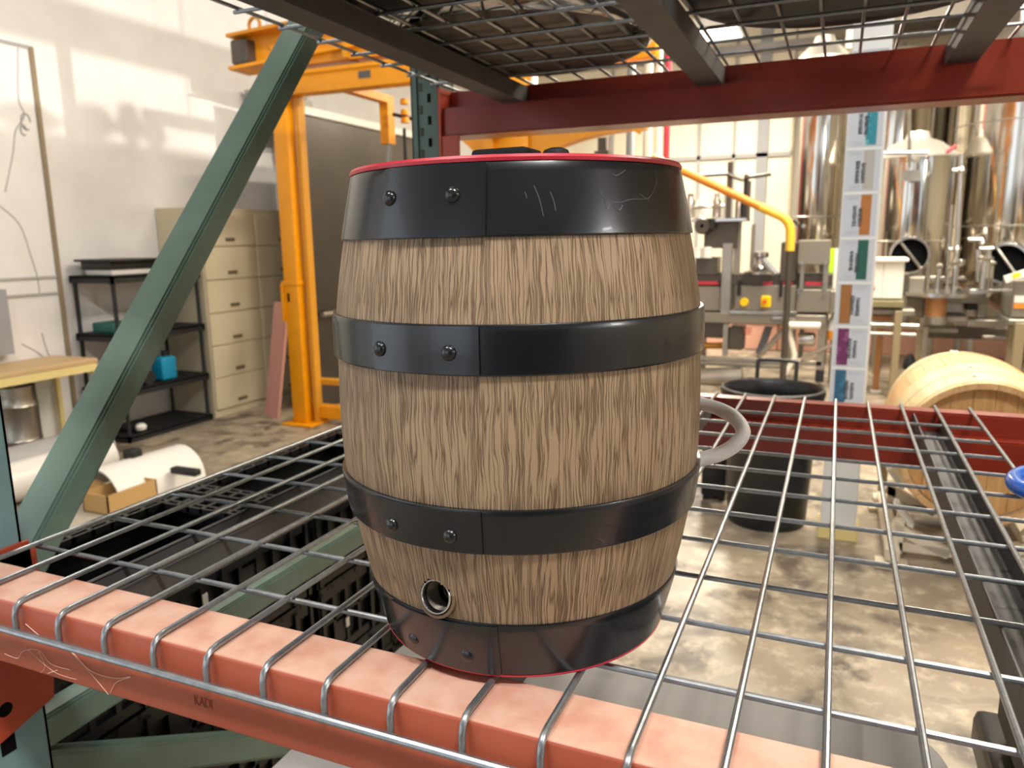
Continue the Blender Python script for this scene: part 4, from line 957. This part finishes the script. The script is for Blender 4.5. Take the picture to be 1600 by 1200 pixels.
mb('side_bracket', 'dark_steel', (-0.142,-0.100,0.279,0.569), MY, MY+.1); 
ptube('valve_pipe', t, 'steel_soft', arc_pts([(-0.110,7.600,0.279), (0.023,7.600,0.350), (0.166,7.600,0.420), (0.259,7.600,0.424)], 4), .018, 8)
bm = B(); prism(bm, [(-0.582,7.900,0.266), (-0.498,7.900,0.556), (-0.415,7.900,0.558), (-0.503,7.900,0.242)], (0, .03, 0)); obj('chute', bm, 'grey_paint', t, smooth=False)
mb('motor_box', 'dark_steel', (-0.834,-0.687,0.328,0.567), MY+.05, MY+.3)
for b in ((-0.679,-0.604,0.551,0.564), (-0.678,-0.602,0.525,0.538), (-0.664,-0.614,0.498,0.512)):
    pbox('red_stripe', t, 'red_strip', b[0], b[1], MY+.03, MY+.04, b[2], b[3])
bm = B(); tube(bm, [(-1.108,7.400,0.058), (-0.650,7.400,0.099)], .10, 16); obj('drum', bm, 'steel_soft', t)
mb('drum_block', 'dark_steel', (-1.170,-0.895,0.437,0.605), MY+.1, MY+.4)
ptube('cross_pipe', t, 'dark_gold', [(-1.171,7.800,0.337), (-0.916,7.800,0.348)], .035, 10)
# conveyor bed with dark gaps and red rails
mb('conveyor_bed', 'dark_steel', (-1.279,0.127,0.995,1.117), MY+.06, MY+.4)
for b in ((-1.252,-0.952,1.002,1.035), (-0.513,-0.427,1.002,1.041), (-0.330,-0.234,1.005,1.036), (-0.115,0.037,1.007,1.039)):
    pbox('red_rail', t, 'red_accent', b[0], b[1], MY+.02, MY+.06, b[2], b[3])
for b in ((-0.760,-0.722,0.896,1.051), (-0.352,-0.322,0.890,1.055)):
    pbox('clamp', t, 'black_matte', b[0], b[1], MY-.02, MY+.02, b[2], b[3])
mb('column_post', 'steel_soft', (-0.922,-0.820,0.710,1.424), MY-.02, MY+.08); 
mb('head_table', 'steel', (-1.232,-0.689,1.635,1.673), MY-.1, MY+.3)
mb('head_box', 'dark_steel', (-1.111,-0.781,1.373,1.635), MY, MY+.3)
bm = B(); lathe(bm, [(.02, -.04), (.07, -.04), (.085, -.01), (.085, .06), (.001, .06)], 20, (-1.111,7.500,1.599), 'Y'); obj('hand_wheel', bm, 'dark_steel', t)
bm = B(); tube(bm, [(-1.025,7.500,1.666), (-1.034,7.500,1.566)], .04, 12); obj('motor', bm, 'black_matte', t)
for b, m in (((-0.911,-0.861,1.646,2.226), 'dark_steel'), ((-0.747,-0.704,1.643,2.096), 'black_matte'), ((-0.709,-0.678,1.642,2.033), 'dark_steel'), ((-0.814,-0.751,1.103,1.644), 'machine_grey'), ((-0.653,-0.616,1.167,1.610), 'machine_grey')):
    mb('guard_post', m, b, MY+.05, MY+.11, None, .004)
ptube('guard_bar', t, 'dark_steel', [(-1.216,7.650,2.101), (-0.899,7.650,2.106)], .018, 8); ptube('guard_bar', t, 'dark_steel', arc_pts([(-0.899,7.650,2.106), (-0.823,7.650,2.066), (-0.748,7.650,2.038)], 4), .018, 8); ptube('guard_bar', t, 'dark_steel', [(-0.736,7.650,2.062), (-0.489,7.650,2.088)], .018, 8)
ptube('guard_bar', t, 'steel_soft', [(-1.291,7.650,1.785), (-0.925,7.650,1.794)], .018, 8)
# glass jars on the head table and under the guard
for k, (p, r_) in enumerate((((-1.273,7.680,1.688), .05), ((-1.172,7.740,1.687), .055), ((-1.007,7.680,1.682), .045), ((-0.922,7.760,1.682), .05), ((-0.790,7.720,1.678), .04))):
    bm = B(); lathe(bm, [(.001, 0), (r_, 0), (r_, .16), (r_*.6, .20), (r_*.6, .24), (.001, .24)], 14, (p[0], p[1], p[2]+.0)); obj('filling_head', bm, 'glass_bowl' if k % 2 else 'steel', t)
for p in ((-1.175,7.550,1.350), (-1.072,7.550,1.349)):
    bm = B(); lathe(bm, [(.001, 0), (.055, 0), (.055, .10), (.04, .11), (.001, .11)], 14, (p[0], p[1], p[2]-.07)); obj('roller', bm, 'label_white', t)
mb('roller_block', 'dark_steel', (-1.192,-0.972,1.101,1.283), MY+.02, MY+.3)
bm = B(); p = (-0.548,7.600,1.117); lathe(bm, [(.16, 0), (.16, .02), (.07, .06), (.05, .10), (.05, .15), (.075, .17), (.075, .21), (.02, .23), (.001, .23)], 20, (p[0], p[1]+.05, p[2])); obj('star_wheel_hub', bm, 'steel', t)
ptube('chute', t, 'grey_paint', [(-0.524,7.600,1.263), (-0.395,7.600,1.118)], .035, 8)
mb('capper', 'dark_steel', (-0.359,-0.198,1.043,1.430), MY+.02, MY+.3)
cb = mb('gear_case', 'machine_grey', (-0.197,0.094,1.212,1.446), MY-.05, MY+.3)
for p in ((-0.154,7.550,1.227), (0.066,7.550,1.227), (-0.162,7.550,0.940), (0.077,7.550,0.944), (-0.218,7.600,1.608), (-0.158,7.600,1.582)):
    bm = B(); lathe(bm, [(.001, -.02), (.018, -.02), (.02, 0), (.001, 0)], 10, p, 'Y'); obj('bolt_head', bm, 'steel', t)
for b in ((-0.166,-0.130,0.950,1.212), (0.045,0.091,0.953,1.213)): pbox('post', t, 'steel_soft', b[0], b[1], MY-.02, MY+.04, b[2], b[3])
bm = B(); tube(bm, arc_pts([(-0.267,7.550,1.467), (-0.252,7.550,1.632), (-0.215,7.550,1.589)], 4), .012, 6); obj('hose', bm, 'black_matte', t)
# the yellow bent guard rail
t2 = thing('guard_rail', (-.2, 7.1, 0), 'orange and yellow bent pipe rail beside the bottling machine', 'rail')
bm = B(); tube(bm, [(-1.566,7.200,2.262), (-0.523,7.200,1.756)], .038, 12); obj('orange_pipe', bm, 'orange_pipe', t2)
bm = B(); tube(bm, arc_pts([(-0.535,7.200,1.762), (-0.395,7.200,1.694), (-0.325,7.200,1.657), (-0.270,7.200,1.586), (-0.254,7.200,1.492), (-0.252,7.200,1.351)], 6), .041, 12); obj('yellow_pipe', bm, 'yellow_pipe', t2)
pe = (-0.252,7.200,1.351)
ptube('rail_post', t2, 'dark_steel', [pe, (pe[0], pe[1], 0)], .03, 8)
t2 = thing('lime_jug', (.1, 8.0, 0), 'lime and clear jug on a stand between the machine and the column', 'jug')
b = (0.085,0.129,1.085,1.353); pbox('lime_strip', t2, 'lime_plastic', b[0], b[1], 8.35, 8.41, b[2], b[3]); b = (0.133,0.190,0.937,1.353); pbox('clear_tube', t2, 'white_plastic', b[0], b[1], 8.35, 8.42, b[2], b[3]); b = (0.163,0.195,-0.028,0.937); pbox('stand', t2, 'steel_soft', b[0], b[1], 8.37, 8.42, 0, b[3])
t2 = thing('orange_jug', (.2, 7.9, 0), 'clear jug of orange liquid hanging right of the bottling machine', 'jug')
bm = B(); p = (0.168,7.800,0.459); lathe(bm, [(.001, 0), (.055, 0), (.06, .02), (.06, .09)], 14, p); obj('orange_liquid', bm, 'orange_fluid', t2); bm = B(); lathe(bm, [(.06, .09), (.06, .18), (.03, .23), (.03, .25)], 14, p); obj('jug_top', bm, 'white_plastic', t2)
ptube('jug_stand', t2, 'steel_soft', [p, (p[0], p[1], 0)], .02, 8)

# ---------------------------------------------------------------- filling table at the right
t = thing('rotary_table', (1.0, 7.9, 0), 'stainless rotary filling table with a bright round top right of the column', 'machine')
TY = 7.7
def cyl(name, p, r, h, m, seg=24, par=None):
    bm = B(); lathe(bm, [(.001, 0), (r, 0), (r, h), (.001, h)], seg, p); return obj(name, bm, m, par or t)
p = (1.098,7.700,0.937); cyl('round_top', (p[0], p[1]+.12, p[2]-.02), .40, .035, 'steel', 40)
mb('side_tray', 'steel', (1.310,1.498,0.936,0.983), TY, TY+.4); mb('side_tray', 'steel', (1.488,1.618,0.956,0.985), TY, TY+.4)
for q, h_, r_ in (((1.045,7.700,0.942), .23, .022), ((1.129,7.750,0.958), .18, .016), ((1.193,7.800,0.955), .25, .028), ((1.415,7.700,0.983), .26, .04), ((1.464,7.750,0.980), .22, .03)):
    o = cyl('filling_post', q, r_, h_, 'steel', 12); bm = B(); lathe(bm, [(.001, 0), (r_*1.5, .01), (r_*1.6, .03), (.001, .05)], 12, (q[0], q[1], q[2]+h_)); obj('post_cap', bm, 'steel', o)
mb('back_rail', 'steel', (0.919,1.338,1.033,1.074), TY+.5, TY+.55); mb('motor_block', 'dark_steel', (0.749,0.814,0.926,1.119), TY+.1, TY+.4)
mb('chain_guard', 'machine_grey', (0.777,0.955,0.939,1.078), TY+.2, TY+.5)
mb('table_skirt', 'machine_grey', (1.093,1.486,0.839,0.910), TY+.1, TY+.5); cyl('copper_pot', (1.036,7.600,0.734), .09, .20, 'copper', 18); cyl('pulley', (1.037,7.550,0.668), .10, .07, 'steel_soft', 18)
mb('side_case', 'machine_grey', (0.809,0.961,0.696,0.891), TY+.1, TY+.4); mb('side_case', 'steel_soft', (1.121,1.309,0.736,0.849), TY+.2, TY+.5); mb('black_motor', 'black_matte', (1.307,1.400,0.781,0.852), TY+.1, TY+.3)
mb('side_case', 'steel_soft', (1.412,1.504,0.701,0.878), TY+.2, TY+.5)
mb('cross_beam', 'steel_soft', (1.118,1.317,0.676,0.730), TY, TY+.3); mb('cross_beam', 'steel_soft', (1.310,1.626,0.630,0.701), TY, TY+.3); mb('cross_beam', 'machine_grey', (1.000,1.264,0.558,0.606), TY+.1, TY+.4)
mb('lower_beam', 'steel_soft', (1.450,1.703,0.520,0.556), TY, TY+.1)
mb('lower_beam', 'dark_steel', (1.005,1.729,0.458,0.578), TY+.5, TY+.6)
for b, m in (((0.955,1.004,0.281,0.625), 'steel_soft'), ((0.909,0.958,0.253,0.593), 'tan_leg')): mb('leg', m, (b[0], b[1], 0, b[3]), TY, TY+.06, None, .004)
bm = B(); lathe(bm, [(.03, 0), (.06, .02), (.05, .10), (.015, .16), (.001, .16)], 12, (0.865,7.700,0.199)); obj('caster', bm, 'black_matte', t)
mb('leg', 'tan_leg', (1.576,1.648,0.235,0.749), 7.0, 7.06, None, .004)
# control cabinet on its stand
t = thing('control_cabinet', (.6, 7.3, 0), 'white electrical cabinet on a frame right of the sheet-covered column', 'cabinet')
b = (0.466,0.728,0.911,1.252); mb('cabinet_case', 'cabinet_white', b, 7.3, 7.6); b2 = (0.421,0.756,1.247,1.281); mb('cabinet_top', 'label_white', b2, 7.25, 7.65)
pbox('door_gap', t, 'groove_grey', b[0]+.09, b[0]+.096, 7.296, 7.301, b[2]+.01, b[3]-.02); bm = B(); lathe(bm, [(.001, -.02), (.022, -.02), (.025, 0), (.001, 0)], 14, (0.476,7.300,1.002), 'Y'); obj('red_button', bm, 'red_accent', t)
b = (0.459,0.744,0.834,0.899); mb('olive_beam', 'olive_bar', b, 7.25, 7.6)
b = (0.421,0.843,0.765,0.817); mb('upper_shelf', 'machine_grey', b, 7.3, 7.6); b = (0.426,0.666,0.697,0.750); mb('brown_box', 'copper', b, 7.4, 7.6)
b = (0.430,0.883,0.647,0.689); mb('front_tube', 'steel', b, 7.25, 7.32); b = (0.435,0.869,0.576,0.606); mb('front_tube', 'steel_soft', b, 7.25, 7.32)
b = (0.675,0.738,0.094,0.807); mb('leg', 'tan_leg', (b[0], b[1], 0, b[3]), 7.22, 7.30, None, .004); b = (0.551,0.605,0.140,0.626); mb('leg', 'copper', (b[0], b[1], 0, b[3]), 7.5, 7.56, None, .004)
for x in (b[0]+.03, b[0]+.17): cyl('leg_foot', (x, 7.53 if x < b[0]+.1 else 7.26, 0), .05, .02, 'label_white', 14)
# hopper with labels at the right edge
t = thing('hopper', (1.6, 7.2, 0), 'grey machine box with yellow and orange labels at the right edge', 'machine')
b = (1.564,1.830,0.776,1.094); mb('hopper_case', 'machine_grey', (b[0], b[1]+.2, b[2], b[3]), 7.2, 7.7); b3 = (1.535,1.849,0.720,0.769); mb('hopper_tray', 'steel_soft', (b3[0], b3[1]+.2, b3[2], b3[3]), 7.1, 7.7)
bm = B(); bar(bm, (1.484,7.150,1.101), (1.670,7.150,1.177), .03, .06); l = obj('tilted_plate', bm, 'label_white', t, smooth=False); bm = B(); bar(bm, (1.528,7.100,1.130), (1.581,7.100,1.152), .02, .035); obj('yellow_label', bm, 'button_yellow', l, smooth=False)
pbox('orange_label', t, 'orange_pipe', (1.577,7.190,0.877)[0], (1.669,7.190,0.879)[0], 7.19, 7.2, (1.607,7.190,0.856)[2], (1.603,7.190,0.899)[2]); pbox('white_label', t, 'label_white', (1.577,7.190,0.931)[0], (1.664,7.190,0.933)[0], 7.19, 7.2, (1.602,7.190,0.905)[2], (1.597,7.190,0.964)[2])
for x in (b[0]+.05, b[0]+.45): pbox('leg', t, 'tan_leg', x-.03, x+.03, 7.3, 7.36, 0, b[2])
# low pinkish kerb blocks along the tank platform
t = thing('pink_kerb', (.9, 10.2, 0), 'low run of pinkish blocks in front of the tanks', 'kerb')
for k in range(9):
    x = -1.6+k*.55; bm = B(); rbox(bm, x+.004, x+.546, 10.06, 10.36, 0, .34, .01, 1); obj('block', bm, 'pink_block', t)
pbox('cap_strip', t, 'label_white', -1.6, 3.35, 10.05, 10.37, .341, .362)

# ---------------------------------------------------------------- tanks
def tank(name, cx, cy, r, z0, z1, label, seam=(), door=None, dome=.16):
    t = thing(name, (cx, cy, 0), label, 'tank', None)
    bm = B(); lathe(bm, [(.06, z0-.35), (.10, z0-.34), (r-.01, z0-.02), (r, z0+.02), (r, z1)], 72, (cx, cy, 0)); obj('tank_wall', bm, 'steel_mirror', t)
    bm = B(); lathe(bm, [(r, z1), (r+.02, z1+.005), (r+.02, z1+.03), (r*.94, z1+.05), (r*.6, z1+.05+dome*.7), (.12, z1+.05+dome), (.10, z1+.12+dome), (.001, z1+.12+dome)], 72, (cx, cy, 0)); obj('tank_lid', bm, 'steel_bright', t)
    for z in seam:
        bm = B(); lathe(bm, [(r, z-.008), (r+.004, z-.004), (r+.004, z+.004), (r, z+.008)], 72, (cx, cy, 0)); obj('weld_seam', bm, 'steel_soft', t)
    for k in range(4):
        a = PI/4+k*PI/2; x, y = cx+r*.85*math.cos(a), cy+r*.85*math.sin(a); ptube('leg', t, 'steel_soft', [(x, y, 0), (x, y, z0+.05)], .045, 12)
    if door:
        a, z, rr = door; M = Matrix.Translation((cx+(r-.005)*math.cos(a), cy+(r-.005)*math.sin(a), z)) @ Matrix.Rotation(a, 4, 'Z') @ Matrix.Rotation(PI/2, 4, 'Y')
        bm = B(); lathe(bm, [(rr, -.03), (rr, .07), (rr*.97, .08), (rr*.86, .08), (rr*.84, .06), (rr*.84, -.03)], 36); bm.transform(M); d = obj('manway_ring', bm, 'steel', t)
        bm = B(); lathe(bm, [(rr*.84, .012), (.001, .012)], 36); bm.transform(M); obj('manway_opening', bm, 'hole_dark', d)
        bm = B(); tube(bm, [(-rr*.75, -.1, .03), (rr*.7, .12, .05)], .02, 8); bm.transform(M); obj('door_bar', bm, 'steel', d)
    return t
tank('fermenter_tank', .863, 8.85, .396, 1.037, 2.26, 'stainless tank with a domed lid and round manway right of the column', (1.418,), (-1.62, 1.274, .195))
tank('brite_tank', 1.932, 9.3, .688, .979, 3.7, 'large tall stainless tank at the right edge of the photo', (1.563, 2.595), (-1.85, 1.187, .21))
tank('kettle_tank', -.12, 9.3, .30, .9, 3.4, 'narrow tall stainless tank left of the sheet-covered column', (1.7,), None)
tank('rear_tank', .731, 10.95, .488, 1.0, 3.6, 'tall stainless tank behind the domed tank', (2.4,), None)
tank('rear_tank', 1.60, 11.1, .31, 1.0, 3.5, 'slimmer stainless tank behind the domed tank, next to the large one', (2.2,), None)
# pipework in front of the tanks
t = thing('tank_pipework', (1.2, 8.2, 0), 'vertical sanitary pipes and valves in front of the tanks', 'pipes')
for a, b, r_ in (((1.189,8.100,2.234), (1.227,8.100,1.226), .026), ((1.400,8.100,1.336), (1.432,8.100,1.031), .03), ((1.487,8.100,1.365), (1.523,8.100,1.032), .02), ((1.161,8.200,1.765), (1.171,8.200,1.117), .014)):
    ptube('riser', t, 'steel', [a, b], r_, 12)
for a, b in (((1.122,8.100,2.085), (1.229,8.100,2.080)), ((1.152,8.100,1.343), (1.239,8.100,1.343)), ((1.311,8.100,1.433), (1.428,8.100,1.432)), ((1.409,8.100,1.348), (1.526,8.100,1.347)), ((0.464,8.000,2.270), (0.894,8.000,2.253))):
    ptube('branch', t, 'steel', [a, b], .022, 10)
for p in ((1.202,8.100,2.081), (1.222,8.100,1.343), (1.432,8.100,1.396), (1.223,8.100,1.202), (1.434,8.100,1.251), (1.266,8.100,1.214)):
    bm = B(); lathe(bm, [(.001, -.035), (.035, -.03), (.045, 0), (.035, .03), (.001, .035)], 14, p); obj('valve', bm, 'steel', t)
ptube('riser', t, 'steel_soft', [(0.697,8.000,2.777), (0.747,8.000,2.118)], .015, 8)
pbox('data_plate', t, 'steel_soft', (0.705,8.180,2.024)[0], (0.863,8.180,2.018)[0], 8.17, 8.19, (0.763,8.180,2.003)[2], (0.755,8.180,2.107)[2])
ptube('riser', t, 'steel_soft', [(1.0, 8.15, 0), (1.0, 8.15, 1.2)], .02, 8)
bm = B(); tube(bm, [(1.055,8.100,2.253), (1.136,8.100,2.308)], .018, 8); obj('red_lever', bm, 'red_accent', t)
# pipes on the back wall and the red riser
for k, (px, m, r_, lab) in enumerate(((((-1.687,8.400,2.964)), 'red_pipe', .035, 'thin red vertical pipe right of the small barrel'), (((-1.954,8.600,2.874)), 'white_pipe', .05, 'cream vertical pipe left of the red pipe'), (((-1.857,8.700,2.880)), 'white_pipe', .035, 'thinner cream vertical pipe beside the red pipe'), (((-2.205,8.800,2.664)), 'grey_paint', .05, 'grey vertical pipe left of the cream pipes'))):
    single('wall_pipe', tubes(([(px[0], px[1], 0), (px[0], px[1], 6.2)], r_), seg=12), m, lab, 'pipe')
t = thing('grey_bottle_stand', (-1.45, 8.3, 0), 'dark grey pump column above the small barrel rim', 'pump')
b = (-2.368,-2.280,2.412,2.583); pbox('pump_head', t, 'dark_steel', b[0], b[1], 8.0, 8.1, b[2], b[3]); b = (-2.396,-2.234,2.261,2.439); pbox('pump_body', t, 'dark_steel', b[0], b[1], 7.96, 8.14, 0, b[3]); ptube('pump_pipe', t, 'steel', [(-2.252,8.000,2.585), (-2.249,8.000,2.381)], .03, 10)
# wall pipe run and signs seen above the rear beam
t = thing('white_wall_box', (.75, 9.6, 3.3), 'white rectangular wall cabinet seen through the upper mesh', 'box')
t.name = 'wall_cabinet'
single('dark_duct', boxes((-.2, 3.4, 10.2, 10.7, 3.95, 4.35)), 'dark_steel', 'dark ventilation duct running above the tanks', 'duct')
b = (0.096,0.533,3.554,3.769); pbox('box_case', t, 'cabinet_white', b[0], b[1], 9.4, 9.7, b[2], b[3]); ptube('hanger', t, 'steel_soft', [((b[0]+b[1])/2, 9.55, b[3]), ((b[0]+b[1])/2, 9.55, 6.2)], .02, 6)
